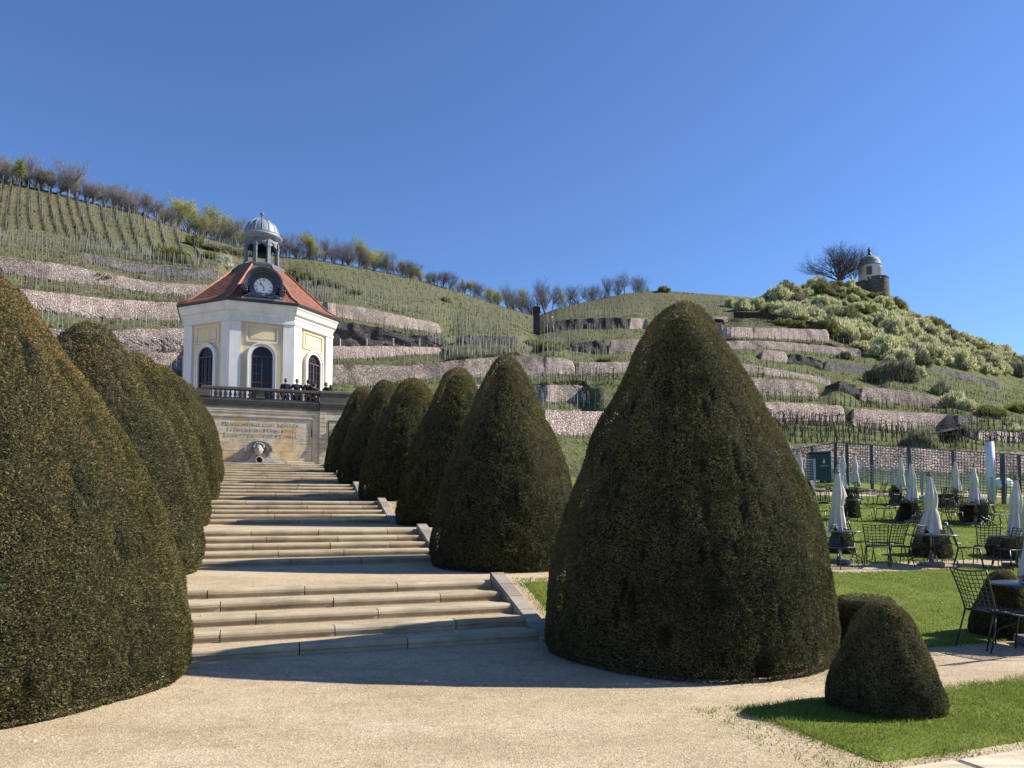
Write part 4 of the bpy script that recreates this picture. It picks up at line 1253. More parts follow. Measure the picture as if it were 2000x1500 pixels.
WALLS = [ # label, material, top polyline, bottom polyline
 ("long pink terrace wall high on the left, dark rough stones in its left half", 'stone_mixed', [(-60,488),(0,500),(134,518),(207,532),(280,549),(403,557),(430,558)], [(-60,522),(0,530),(36,535),(151,552),(207,557),(280,568),(375,575),(430,576)]),
 ("broad pink drystone wall above the second left yew cone, left of the tiled roof", 'stone_pink', [(-60,548),(64,567),(134,574),(207,584),(280,588),(360,591),(400,592)], [(-60,585),(92,605),(157,613),(252,623),(353,624),(400,625)]),
 ("pink and black drystone wall touching the pavilion's left side", 'stone_mixed', [(60,640),(207,648),(260,643),(358,641),(380,641)], [(60,672),(215,684),(290,681),(358,675),(380,675)]),
 ("low grey wall below the touching pink and black wall, behind the third left yew cone", 'stone_mixed', [(120,688),(240,686),(365,691)], [(120,715),(240,716),(365,722)]),
 ("thin weathered grey wall below the striped vine slope", 'stone_grey', [(160,493),(252,512),(340,521),(430,527)], [(160,504),(252,529),(340,538),(430,544)]),
 ("pink drystone wall right of the pavilion roof, highest of that side", 'stone_pink', [(590,583),(617,588),(704,600),(776,615),(860,633)], [(590,603),(635,612),(710,627),(785,639),(860,650)]),
 ("dark jagged rock face right of the pavilion's cream wall", 'stone_dark_and_shaded', [(635,620),(659,627),(728,637),(788,653),(875,661)], [(635,675),(675,675),(788,675),(875,673)]),
 ("low pink wall with pale posts below the jagged rock face", 'stone_pink', [(630,676),(725,676),(800,677),(862,679)], [(630,700),(725,697),(818,690),(862,689)]),
 ("longest brownish drystone wall crossing behind the right yew cones", 'stone_mixed', [(630,712),(740,714),(800,715),(890,703),(980,697),(1040,693),(1121,705)], [(630,745),(728,752),(800,739),(920,736),(1004,732),(1121,729)]),
 ("low dark wall on the saddle left of the rusty lookout box", 'stone_dark_and_shaded', [(890,657),(930,655),(1012,657)], [(890,671),(930,671),(1012,670)]),
 ("dark terrace wall with tall stakes right below the rusty lookout box", 'stone_dark_and_shaded', [(1063,640),(1085,627),(1130,623),(1168,622),(1228,621)], [(1063,651),(1085,646),(1130,643),(1168,642),(1228,641)]),
 ("short pink end piece of the dark wall with tall stakes", 'stone_pink', [(1229,621),(1250,621),(1266,624)], [(1229,641),(1250,642),(1266,644)]),
 ("dark sooty wall left of the largest yew's upper flank", 'stone_dark_and_shaded', [(1112,669),(1140,667),(1186,666)], [(1112,686),(1150,690),(1188,690)]),
 ("small pinkish wall beside the sooty one, touching the largest yew's flank", 'stone_mixed', [(1189,665),(1215,663),(1260,662)], [(1189,690),(1215,688),(1260,686)]),
 ("bright pink buttressed end of the wall behind the second right yew", 'stone_pink', [(1060,697),(1090,699),(1123,706)], [(1060,729),(1090,730),(1125,730)]),
 ("grey pink wall between the second right yew and the largest yew", 'stone_mixed', [(1126,707),(1160,708),(1330,705)], [(1126,729),(1160,729),(1330,722)]),
 ("rough wall crossing behind the two yews nearest the largest one", 'stone_mixed', [(905,752),(1000,751),(1110,752),(1150,754)], [(905,780),(1000,783),(1110,785),(1152,786)]),
 ("clean pink wall low between the second yew and the largest yew", 'stone_pink', [(1060,798),(1099,802),(1400,806)], [(1060,846),(1099,850),(1400,846)]),
 ("long straight pink wall under the hut with the dark roof", 'stone_pink', [(1408,640),(1427,639),(1520,641),(1619,644)], [(1410,655),(1427,656),(1520,660),(1621,665)]),
 ("second straight wall under the hut, ending at the pale bushes", 'stone_mixed', [(1300,668),(1484,665),(1568,671),(1682,682)], [(1300,685),(1484,680),(1568,685),(1682,696)]),
 ("short bright pink wall between two dark patches on the right slope", 'stone_pink', [(1486,684),(1510,685),(1538,689)], [(1486,702),(1510,704),(1538,708)]),
 ("black shaded wall right of the short bright pink one", 'stone_dark_and_shaded', [(1539,690),(1570,695),(1608,703)], [(1539,707),(1570,712),(1608,721)]),
 ("crumbled brown wall leading to the grey bush on the right slope", 'stone_grey', [(1611,705),(1650,709),(1710,718)], [(1611,720),(1650,727),(1710,734)]),
 ("narrow pink wall descending beside the largest yew's right flank", 'stone_mixed', [(1430,707),(1455,711),(1547,727),(1622,739)], [(1430,720),(1455,725),(1547,737),(1622,752)]),
 ("broad brown wall with vine stakes above it, right of the largest yew", 'stone_mixed', [(1250,738),(1475,739),(1568,745),(1598,753)], [(1250,766),(1475,769),(1540,772),(1598,775)]),
 ("black shaded wall notch in the middle of the right slope", 'stone_dark_and_shaded', [(1635,742),(1655,745),(1678,753)], [(1635,760),(1655,766),(1678,775)]),
 ("wall that turns from grey to bright pink in the middle of the right slope", 'stone_mixed', [(1680,756),(1740,759),(1772,764),(1841,778)], [(1680,780),(1740,786),(1772,789),(1841,796)]),
 ("big bright pink wall right of the largest yew, left of the dark slit", 'stone_pink', [(1400,784),(1520,786),(1600,789),(1651,793)], [(1400,814),(1520,820),(1600,822),(1651,824)]),
 ("long pink wall right of the dark slit, above the round grey bush", 'stone_pink', [(1663,797),(1733,802),(1790,806),(1838,809),(1865,810)], [(1663,829),(1685,835),(1733,839),(1790,841),(1865,842)]),
 ("dark rough wall continuing to the right of the long pink wall", 'stone_grey', [(1866,810),(1885,811),(1912,814)], [(1866,836),(1885,829),(1912,823)]),
 ("black shaded wall near the white pipe", 'stone_dark_and_shaded', [(1862,834),(1885,836),(1907,840)], [(1862,840),(1885,850),(1907,858)]),
 ("pink stone bank at the right edge above the mesh fence", 'stone_pink', [(1908,841),(1950,842),(2010,846)], [(1908,857),(1950,861),(2010,862)]),
 ("grey pink drystone wall running behind the tall mesh fence", 'stone_mixed', [(1300,866),(1560,870),(1640,869),(1720,872),(1800,876),(1900,880),(2100,886)], [(1300,896),(1560,912),(1640,914),(1720,917),(1800,920),(1900,923),(2100,928)]),
 ("pink wall patch at the far right edge below the bushes", 'stone_pink', [(1935,700),(1965,705),(2040,716)], [(1935,712),(1965,720),(2040,733)]),
 ("thin pinkish wall top behind the hut roof", 'stone_pink', [(1375,622),(1400,620),(1425,620)], [(1375,631),(1400,628),(1425,628)]),
 ("brown earth cut across the upper right slope", 'stone_grey', [(1805,711),(1850,722),(1900,733),(1955,748)], [(1805,720),(1850,732),(1900,744),(1955,759)]),
]
U = np.arange(-400, 2441, 5.0); NW = 300; Wp = np.linspace(0, 1, NW)
vb, vr = ip(VBASE, U), ip(RIDGE, U); d0, d1 = ip(DBASE, U), ip(DR, U)
VV = vb[:, None] + (vr - vb)[:, None] * Wp[None, :]
rate = .55 + 1.9 * Wp[None, :] ** 1.1 + 0 * VV
mask = np.zeros_like(VV)
for (lab, mt, tp, bt) in WALLS:
    ua, ub = max(tp[0][0], bt[0][0]), min(tp[-1][0], bt[-1][0])
    lat = smooth(ua - 14, ua + 3, U) * (1 - smooth(ub - 3, ub + 14, U))
    vt, vbo = np.interp(U, *zip(*tp)), np.interp(U, *zip(*bt))
    ins = 1 / (1 + np.exp(-(VV - vt[:, None] - .5) / .7)) * 1 / (1 + np.exp(-(vbo[:, None] - VV - .5) / .7))
    mask = np.maximum(mask, ins * lat[:, None])
rate = rate * (1 - .97 * mask)
cum = np.concatenate([np.zeros((len(U), 1)), np.cumsum((rate[:, 1:] + rate[:, :-1]) / 2, 1)], 1)
DD = d0[:, None] + (d1 - d0)[:, None] * cum / cum[:, -1:]
# smooth sideways a little so neighbouring columns agree
for _ in range(12): DD[1:-1] = .25 * DD[:-2] + .5 * DD[1:-1] + .25 * DD[2:]
# every wall is a straight run turned to the sun; shaded ones carry their shade in the stone colour; the terrain follows them
WD = []; anchors = [[] for _ in U]
CHAINS = [["big bright pink wall right", "long pink wall right", "dark rough wall continuing"], ["broad brown wall", "black shaded wall notch", "wall that turns from grey"],
          ["short bright pink wall between", "black shaded wall right of", "crumbled brown wall"], ["black shaded wall near", "pink stone bank"],
          ["longest brownish", "bright pink buttressed", "grey pink wall between"], ["dark terrace wall with tall", "short pink end piece"], ["dark sooty wall", "small pinkish wall"],
          ["rough wall crossing"], ["dark jagged", "low dark wall on the saddle"]]
chain_c = {}
def wall_x(us): return (us - 1000.0) / FPX
for (lab, mt, tp, bt) in WALLS:
    ua, ub = max(tp[0][0], bt[0][0]), min(tp[-1][0], bt[-1][0]); um = (ua + ub) / 2
    vm = np.interp(um, *zip(*bt)); iu = int(round((um + 400) / 5)); w = np.clip((vm - vb[iu]) / (vr[iu] - vb[iu]), 0, 1)
    dm = np.interp(w, Wp, DD[iu])
    nx, ny = (-.30, .95) if mt == 'stone_dark_and_shaded' and ub - ua < 140 else ((.42, .9) if um < 1300 else (.36, .93))
    ck = next((i for i, c in enumerate(CHAINS) if any(lab.startswith(q) for q in c)), None)
    if ck is not None:
        nx, ny = (.36, .93)
        cc = chain_c.setdefault(ck, dm * (ny - nx * wall_x(um))); dm = cc / (ny - nx * wall_x(um))
    f = lambda us, nx=nx, ny=ny, um=um, dm=dm: dm * (ny - nx * wall_x(um)) / (ny - nx * wall_x(np.asarray(us, float)))
    WD.append(f)
    for k in range(len(U)):
        if ua - 12 <= U[k] <= ub + 12: anchors[k].append((np.interp(U[k], *zip(*bt)), float(f(U[k]))))
CR = np.zeros_like(DD)
for k in range(len(U)):
    A = sorted(anchors[k], key=lambda a: -a[0])
    if not A: continue
    ws = [0.0]; ds_ = [0.0]
    for (v_, d_) in A:
        w = (v_ - vb[k]) / (vr[k] - vb[k])
        if w <= ws[-1] + .012: continue
        ws.append(w); ds_.append(d_ - np.interp(w, Wp, DD[k]))
    ws.append(1.0); ds_.append(0.0)
    CR[k] = np.interp(Wp, ws, ds_)
for _ in range(6): CR[1:-1] = .25 * CR[:-2] + .5 * CR[1:-1] + .25 * CR[2:]
DD = np.maximum.accumulate(DD + CR, axis=1)
def depth(u, v):
    u = np.asarray(u, float); v = np.asarray(v, float)
    fu = np.clip((u - U[0]) / 5.0, 0, len(U) - 1.001); i = np.floor(fu).astype(int); fu = fu - i
    def colv(i):
        w = np.clip((v - vb[i]) / (vr[i] - vb[i]), 0, 1) * (NW - 1.001)
        j = np.floor(w).astype(int); w = w - j
        return DD[i, j] * (1 - w) + DD[i, j + 1] * w
    return colv(i) * (1 - fu) + colv(i + 1) * fu
def hpts(u, v, d):
    u, v, d = map(lambda q: np.asarray(q, float), (u, v, d))
    xc = (u - 1000) / FPX; yc = (750 - v) / FPX + SHIFT * 2000 / FPX; den = CP - yc * SP
    return np.stack([xc / den * d, d + 0 * u, CAM_H + (SP + yc * CP) / den * d], -1)
def hp(u, v):
    p = hpts(u, v, depth(u, v)); return Vector(p)
UU = np.repeat(U[:, None], NW, 1)
G = hpts(UU, VV, DD)
# relief that does not touch the outline: push points along the view rays only near the middle
w_ = np.sin(np.clip(Wp, 0, 1) * np.pi)[None, :] ** .5
G[..., 2] += (.22 * vnoise(G.reshape(-1, 3), .35, 31) + .12 * vnoise(G.reshape(-1, 3), 1.1, 32)).reshape(G.shape[:2]) * w_ * (1 - mask)
# skirt in front, and the back of the ridge
front = G[:, 0].copy(); front[:, 2] -= 6; front[:, 1] -= 6
back = []
for k, (a, b) in enumerate(((1.03, -.6), (1.10, -4), (1.35, -22), (2.2, -60))):
    q = G[:, -1].copy(); q[:, 0] *= a; q[:, 1] *= a; q[:, 2] += b; back.append(q)
GG = np.concatenate([front[:, None], G] + [b[:, None] for b in back], 1)
n, m = GG.shape[:2]
i = (np.arange(n - 1)[:, None] * m + np.arange(m - 1)[None, :]).ravel()
F = np.stack([i, i + m, i + m + 1, i + 1], 1)
# freshness of the turf: low terraces and strips above walls are fresh green, upper left slope is dry
vfull = np.concatenate([VV[:, :1], VV] + [VV[:, -1:]] * 4, 1); ufull = np.repeat(U[:, None], m, 1)
zone = smooth(560, 800, vfull) * .45 + smooth(1300, 1700, ufull) * smooth(600, 700, vfull) * .35
zone = np.clip(zone + .15 * (smooth(560, 700, ufull) * (1 - smooth(1000, 1100, ufull)) * (vfull < 660)), -.2, 1)
hill = link("hillside_terrain", np_mesh("hillside_terrain", GG.reshape(-1, 3), F, M['hill'], True, cols=zone.ravel())); tag(hill, kind='structure')

# drystone walls
for wi, (lab, mt, tp, bt) in enumerate(WALLS):
    ua, ub = max(tp[0][0], bt[0][0]), min(tp[-1][0], bt[-1][0])
    n = max(6, int((ub - ua) / 2.5)); us = np.linspace(ua, ub, n); nh = 7
    vt, vbo = np.interp(us, *zip(*tp)), np.interp(us, *zip(*bt))
    ds = WD[wi](us); tf = depth(us, vbo - .5); ds = ds - max(0, np.percentile(ds - tf, 75)) * .8
    ds = np.clip(ds, tf - 1.1, tf + .3)
    ed_ = np.minimum(us - ua, ub - us); hid_ = ub - ua > 60
    crumb = np.clip((ed_ + 1.5) / (7.0 if ub - ua > 40 else 4.0), 0, 1) ** .45
    vt = vbo + (vt - vbo) * np.where(crumb < 1, crumb, 1)
    rgw = np.random.default_rng(100 + wi)
    amp = .9 if mt in ('stone_dark_and_shaded', 'stone_grey') else .35
    vt = vt + amp * 2.0 * vnoise(np.stack([us, us * 0, us * 0 + wi], 1), .11, 1) + amp * vnoise(np.stack([us, us * 0, us * 0 + wi], 1), .35, 2)
    rows = []
    for q in range(nh):
        f = q / (nh - 1)
        vv = (vbo + 1.2) + (vt - vbo - 1.2) * f
        base = hpts(us, vv, ds - .75 + .62 * f)
        am = .5 if mt in ('stone_dark_and_shaded',) else .13
        dn = am * vnoise(base, .8, 40 + wi)
        base[:, 1] -= dn; rows.append(base)
    thick = np.clip(depth(us, vt) - ds + .6, .9, 8)
    cap = hpts(us, vt, ds); cap[:, 1] += thick; cap[:, 2] = rows[-1][:, 2] + .02; rows.append(cap)
    bot = cap.copy(); bot[:, 2] = rows[0][:, 2] - .4; rows.append(bot)
    low = rows[0].copy(); low[:, 2] -= .8; rows = [low] + rows
    A = np.stack(rows, 1); nr = A.shape[1]
    i = (np.arange(n - 1)[:, None] * nr + np.arange(nr)[None, :]).ravel()
    i2 = (np.arange(n - 1)[:, None] * nr + (np.arange(nr)[None, :] + 1) % nr).ravel()
    F = [tuple(x) for x in np.stack([i, i + nr, i2 + nr, i2], 1)]
    F += [tuple(range(nr)), tuple(range(n * nr - 1, (n - 1) * nr - 1, -1))]
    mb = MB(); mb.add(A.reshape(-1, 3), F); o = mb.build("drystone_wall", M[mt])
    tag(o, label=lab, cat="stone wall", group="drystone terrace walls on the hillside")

# ------------------------------------------------------------------ tufts on the slopes
def inside_wall(u, v):
    fu = np.clip(np.round((u + 400) / 5).astype(int), 0, len(U) - 1)
    w = np.clip((v - vb[fu]) / (vr[fu] - vb[fu]), 0, 1)
    return mask[fu, np.round(w * (NW - 1)).astype(int)] > .25
rng = np.random.default_rng(77)
n = 150000
u = rng.uniform(-120, 2120, n); w = rng.random(n); v = ip(VBASE, u) + (ip(RIDGE, u) - ip(VBASE, u)) * w
k = ~inside_wall(u, v) & (v < 945); u, v = u[k], v[k]; n = len(u)
C = hpts(u, v, depth(u, v))
cl = vnoise(C, .5, 3)
k = rng.random(n) < .45 + .5 * cl; u, v, C, cl = u[k], v[k], C[k], cl[k]; n = len(u)
a = rng.uniform(0, 6.28, n); wd = rng.uniform(.05, .16, n) * (C[:, 1] / 100) ** .6; hh = rng.uniform(.08, .34, n) * (1 + .5 * cl)
dx = np.stack([np.cos(a) * wd, np.sin(a) * wd, wd * 0 - .05], 1)
tip = C + np.stack([rng.normal(size=n) * wd, rng.normal(size=n) * wd, hh], 1)
V = np.stack([C + dx, C - dx * [1, 1, -1], tip], 1).reshape(-1, 3)
fresh = smooth(560, 800, v) * .45 + smooth(1300, 1700, u) * smooth(600, 700, v) * .3
tone = np.clip(.16 + fresh * .95 + .22 * rng.normal(size=n) * .8 + .15 * cl, 0, 1)
M['tuft'] = mat_leaf("slope_grass_tuft", [(0, (.10,.088,.052)), (.3, (.135,.13,.07)), (.6, (.11,.145,.04)), (1, (.17,.215,.06))], .8, .3, attr=True)
tag(link("slope_grass", np_mesh("slope_grass", V, np.arange(n * 3).reshape(-1, 3), M['tuft'], attr=np.repeat(tone, 3))), label="rough green and dry grass tufts covering the vineyard terraces", kind='stuff')

# ------------------------------------------------------------------ vine stakes and vines
stakes = []      # (u, v, height m, kind)
rg = np.random.default_rng(5)
def ang(p): return p
# (a) upper left slope: rows running up the hill
LT = [(-60,334),(8,352),(24,354),(41,356),(56,361),(76,367),(95,375),(112,378),(132,384),(148,389),(170,396),(196,400),(222,404),(250,409),(280,416),(310,428),(340,440),(368,450)]
LBt = [(-70,448),(-5,449),(12,450),(36,448),(61,448),(87,450),(112,459),(134,465),(157,473),(179,476),(193,480),(218,484),(250,489),(275,494),(300,494),(330,500),(360,505),(395,512)]
rows_up = []
for (a, b) in zip(LT, LBt):
    mid = ((a[0] + b[0]) / 2 - 6, (a[1] + b[1]) / 2 + 2)
    us, vs = [], []
    for q in range(46):
        f = q / 45
        us.append((1-f)**2 * a[0] + 2*f*(1-f) * mid[0] + f*f * b[0]); vs.append((1-f)**2 * a[1] + 2*f*(1-f) * mid[1] + f*f * b[1])
    rows_up.append((us, vs))
    for q in range(0, 46, 5): stakes.append((us[q] + rg.normal() * .6, vs[q], 2.1, 0))
# extra rows between for the right half
for k in range(30):
    f0 = k / 29; ut = 150 + 330 * f0; vt_ = float(ip(RIDGE, ut)) + 3
    dr_ = .95 + .1 * f0; L = 70 - 25 * f0
    for q in range(7):
        stakes.append((ut + dr_ * L * q / 6 + rg.normal() * .7, vt_ + L * q / 6 * .72, 2.0, 0))
# (b) slope right of the pavilion, rows falling away to the right
for k in range(34):
    f0 = k / 33; ut = 520 + 500 * f0; vt_ = float(ip(RIDGE, ut)) + 2
    L = 85 * (1 - f0 * .75)
    for q in range(13):
        g_ = q / 12
        stakes.append((ut + 30 * g_ * (1 - f0 * .4) + rg.normal() * .8, vt_ + L * g_ + rg.normal() * .6, 1.9, 0))
# (c) rows along the contour above and below every wall
def contour(poly, dv, step, h, kind, u0=None, u1=None, jit=1.0):
    x0, x1 = (poly[0][0] if u0 is None else u0), (poly[-1][0] if u1 is None else u1)
    x = x0
    while x < x1:
        v_ = np.interp(x, *zip(*poly)) + dv
        stakes.append((x + rg.normal() * .6, v_ + rg.normal() * .5 * jit, h * rg.uniform(.88, 1.08), kind)); x += step * rg.uniform(.8, 1.2)
for (lab, mt, tp, bt) in WALLS[:-4]:
    right = tp[0][0] > 1380
    contour(tp, -3, 11, 1.7, 1 if right else 0)
    contour(bt, 4, 13, 1.7, 1 if right else 0)
    if tp[-1][0] - tp[0][0] > 120: contour(bt, 9, 12, 1.7, 1 if right else 0)
for (dv, st_) in ((12, 7.5), (19, 8), (27, 8.5)):
    contour([(150,470+0),(300,500),(430,512)], dv - 12, st_, 1.9, 0)
    contour([(0,462),(160,480),(420,525)], dv - 8, st_, 1.8, 0)
for dv in (0, 9, 18, 27): contour([(560,548),(700,575),(860,610),(1000,628)], dv, 8, 1.9, 0, u1=1000 - dv * 4)
for dv in (0, 7): contour([(860,640),(1050,640)], dv, 7.5, 2.0, 0)
for dv in (0, 9, 18, 26): contour([(870,682),(1000,678),(1100,690)], dv - 8, 8.5, 2.0, 0)
for dv in (0, 8, 16, 24, 33, 42): contour([(1060,610),(1230,585),(1420,590)], dv, 9, 1.7, 0, u0=1070, u1=1420)
for u_ in np.arange(1070, 1262, 13.5): stakes.append((u_, 668 + rg.uniform(-2, 4), 5.0, 2))
for dv in (0, 10): contour([(1120,735),(1200,738)], dv, 8, 1.9, 1)
contour([(1420,628),(1620,636)], 0, 9, 1.7, 1); contour([(1430,620),(1560,624)], 0, 9, 1.7, 1)
# lower right terraces
for dv in (0, 11, 22, 33): contour([(1490,829),(1650,834),(1860,852),(2010,868)], dv, 10.5, 1.6, 1, u1=2010 if dv < 14 else 1990)
for dv in (0, 9): contour([(1610,790),(1850,806),(2000,825)], dv, 10, 1.6, 1)
for dv in (-18, -8): contour([(1690,756),(1850,780),(2000,800)], dv, 10, 1.6, 1)
for dv in (0, 12, 24): contour([(1740,716),(1860,742),(2000,770)], dv, 9, 1.6, 1)
S = np.array([(a, b, c, d) for a, b, c, d in stakes if -80 < a < 2080])
SP_ = hpts(S[:, 0], S[:, 1], depth(S[:, 0], S[:, 1]))
k = ~inside_wall(S[:, 0], S[:, 1]) & (S[:, 1] < 905) & (S[:, 1] > ip(RIDGE, S[:, 0]))
# not inside the bushy hill
bushy = (S[:, 0] > 1500) & (S[:, 1] < np.interp(S[:, 0], [1500,1560,1620,1640,1700,1740,1800,1900,2000], [612,632,645,660,700,712,712,735,765]))
hid = ((S[:, 0] > 362) & (S[:, 0] < 640) & (S[:, 1] > 600)) | ((S[:, 0] < 200) & (S[:, 1] > 700))
k &= ~bushy & ~hid
S, SP_ = S[k], SP_[k]
app = S[:, 2] / SP_[:, 1]
order = np.argsort(-app)
sm_ = {}
for kd, mt, r_ in ((0, 'stake', .023), (1, 'stake_dark', .018), (2, 'stake', .045)):
    mb = MB(); mb.tube([(0, 0, -.2), (0, 0, 1.0)], [r_, r_ * .8], 4, smooth=False); sm_[kd] = mb.mesh("vine_stake", M[mt])
# individuals: the 300 largest; the rest one mass
for q in order[:300]:
    kd = int(S[q, 3])
    o = link("vine_stake", sm_[kd], None, tuple(SP_[q]), rg.uniform(0, 3), (1, 1, S[q, 2]))
    o.rotation_euler = (rg.normal() * .03, rg.normal() * .03, rg.uniform(0, 3))
    tag(o, label={0: "thin pale grey stake standing in a vineyard row on the terraces", 1: "thin dark stake standing in a vine row on the right slope", 2: "tall pale pole standing below the dark saddle wall"}[kd], cat="vine stake",
        group={0: "pale vine stakes on the terraces", 1: "dark vine stakes on the right slope", 2: "tall poles below the dark saddle wall"}[kd])
rest = order[300:]
for kd, nm in ((0, "distant pale vineyard stakes in rows on the slopes"), (1, "distant dark vine stakes in rows on the right slope")):
    rs = [q for q in rest if (int(S[q, 3]) != 1) == (kd == 0)]
    B = SP_[rs]; H = S[rs, 2]; n = len(rs); r_ = .028 if kd == 0 else .02
    off = np.array([[-r_, 0, 0], [r_, 0, 0], [0, r_ * 1.7, 0]])
    V = np.concatenate([B[:, None] + off[None] - [0, 0, .2], B[:, None] + off[None] + np.stack([rg.normal(size=n) * .05, rg.normal(size=n) * .05, H], 1)[:, None]], 1).reshape(-1, 3)
    Fq = np.array([[0,1,4,3],[1,2,5,4],[2,0,3,5]])
    F = (np.arange(n)[:, None, None] * 6 + Fq[None]).reshape(-1, 4)
    tag(link("vine_stakes", np_mesh("vine_stakes", V, F, M['stake'] if kd == 0 else M['stake_dark'])), label=nm, kind='stuff')
# grapevines: gnarled stems beside the stakes
def vine_mesh(seed):
    r0 = random.Random(seed); mb = MB()
    x, y, z = 0.12, 0, -.1; pts = [(x, y, z)]
    for q in range(4): x += r0.uniform(-.07, .07); y += r0.uniform(-.05, .05); z += .26; pts.append((x, y, z))
    mb.tube(pts, [.05, .045, .04, .035, .04], 5)
    for sg in (-1, 1):
        mb.tube([(x, y, z), (x + sg * .12, y, z + .1), (x + sg * .3, y + r0.uniform(-.05, .05), z + .12 + r0.uniform(-.1, .15)), (x + sg * .42, y, z + r0.uniform(-.1, .1))], [.035, .025, .018, .01], 4)
    return mb.mesh("grapevine", M['stake_dark'])
vm = [vine_mesh(s) for s in (1, 2, 3)]
near_v = [q for q in order if S[q, 3] == 1 and SP_[q, 1] < 130][:260]
for q in near_v:
    o = link("grapevine", vm[q % 3], None, (SP_[q, 0], SP_[q, 1] - .05, SP_[q, 2]), rg.uniform(-.5, .5) + (3.14 if rg.random() < .5 else 0), (1.15, 1.15, 1.15 * rg.uniform(.85, 1.15)))
    tag(o, label="gnarled leafless grapevine tied to a dark stake on the right slope", cat="grapevine", group="leafless grapevines on the right slope")
# dark vine rows on the upper left slope + small vines of the distant rows: one mass
Vs = []; Fs = []; N0 = 0
def blob(p, r_, h_):
    global N0
    a = rg.uniform(0, 6.28)
    V = [(p[0] + r_ * math.cos(a), p[1] + r_ * math.sin(a), p[2] - .1), (p[0] - r_ * math.cos(a), p[1] - r_ * math.sin(a), p[2] - .1), (p[0] + rg.normal() * r_ * .5, p[1] + .03, p[2] + h_)]
    Vs.extend(V); Fs.append((N0, N0 + 1, N0 + 2)); N0 += 3
for us, vs in rows_up:
    uu = np.interp(np.linspace(0, 45, 230), range(46), us); vv = np.interp(np.linspace(0, 45, 230), range(46), vs)
    Q = hpts(uu, vv, depth(uu, vv))
    for p in Q:
        for _ in range(2): blob(p + rg.normal(size=3) * (.12, .12, .03), rg.uniform(.06, .13), rg.uniform(.3, .8))
for q in rest:
    p = SP_[q]
    for _ in range(2): blob(p + rg.normal(size=3) * (.25, .1, .02), rg.uniform(.03, .08), rg.uniform(.5, 1.1))
tag(link("distant_vines", np_mesh("distant_vines", np.array(Vs), np.array(Fs), plain("bare_vine_brown", (.075,.062,.042), .95))), label="leafless brown vines in rows far up the slopes", kind='stuff')
# ------------------------------------------------------------------ trees
def bare_tree(seed, H, spread=1.0, levels=5, first=.12, rich=False):
    """returns (trunk mesh builder, twig arrays): tapered trunk + limbs, fine twigs as thin triangles"""
    r0 = random.Random(seed); mb = MB(); tw_ = []; tips = []
    def grow(p, d, L, rad, lv):
        n = 4 if lv < 2 else 3; pts = [p]; rads = [rad]
        for q in range(n):
            d = (d + Vector((r0.gauss(0, .13), r0.gauss(0, .13), .05 + .05 * lv * .5))).normalized()
            p = p + d * L / n; pts.append(p); rads.append(rad * (1 - .45 * (q + 1) / n))
        if lv <= 2: mb.tube(pts, rads, 6 if lv == 0 else 4, caps=False)
        else: tw_.append((pts, rads))
        if lv >= levels:
            tips.append(p); return
        kids_ = {0: 8, 1: 5, 2: 4, 3: 3, 4: 2, 5: 2}[lv]
        for c in range(kids_):
            f = r0.uniform(first if lv == 0 else .3, 1.0); ii = min(int(f * n), n - 1); q = pts[ii].lerp(pts[ii + 1], f * n - ii)
            a = r0.uniform(0, 6.28); tilt = r0.uniform(.45, 1.0) * spread
            perp = d.orthogonal().normalized(); perp = Matrix.Rotation(a, 3, d) @ perp
            nd = (d * math.cos(tilt) + perp * math.sin(tilt) + Vector((0, 0, .12))).normalized()
            grow(q, nd, L * r0.uniform(.50, .72), rads[ii] * .58, lv + 1)
        if lv > 0: grow(p, d, L * .6, rads[-1] * .85, lv + 1)
    if rich:      # broad solitary tree: short trunk, limbs fanning out like a dome
        mb.tube([(0, 0, -.5), (.05, .03, H * .12), (0, 0, H * .24)], [H * .034, H * .028, H * .026], 8, caps=False)
        for c in range(15):
            a = c * 2.399 + r0.uniform(-.3, .3); tl_ = .06 + .98 * (c / 14)
            d = Vector((math.sin(tl_) * math.cos(a), math.sin(tl_) * math.sin(a), math.cos(tl_) + .05)).normalized()
            grow(Vector((0, 0, H * (.24 - .10 * c / 14))), d, H * (.44 - .07 * (c / 14)), H * .013, 1)
    else:
        grow(Vector((0, 0, -.3)), Vector((r0.gauss(0, .05), r0.gauss(0, .05), 1)).normalized(), H * .5, H * .024, 0)
    Vs = []; Fs = []
    for pts, rads in tw_:
        for a, b, ra in zip(pts[:-1], pts[1:], rads[:-1]):
            d = (b - a); s_ = d.orthogonal().normalized() * max(ra * .8, H * .00048)
            s_ = Matrix.Rotation(r0.uniform(0, 6.28), 3, d.normalized()) @ s_
            k = len(Vs); Vs += [a + s_, a - s_, b - s_ * .6, b + s_ * .6]; Fs.append((k, k+1, k+2, k+3))
            s2 = s_.cross(d.normalized()); k = len(Vs); Vs += [a + s2, a - s2, b - s2 * .6, b + s2 * .6]; Fs.append((k, k+1, k+2, k+3))
    z = max(v.z for v in Vs)
    k = H / z
    mb.v = [(v[0] * k, v[1] * k, v[2] * k) for v in mb.v]
    Vt = np.array([tuple(v) for v in Vs]) * k
    return mb, Vt, np.array(Fs), [t * k for t in tips]
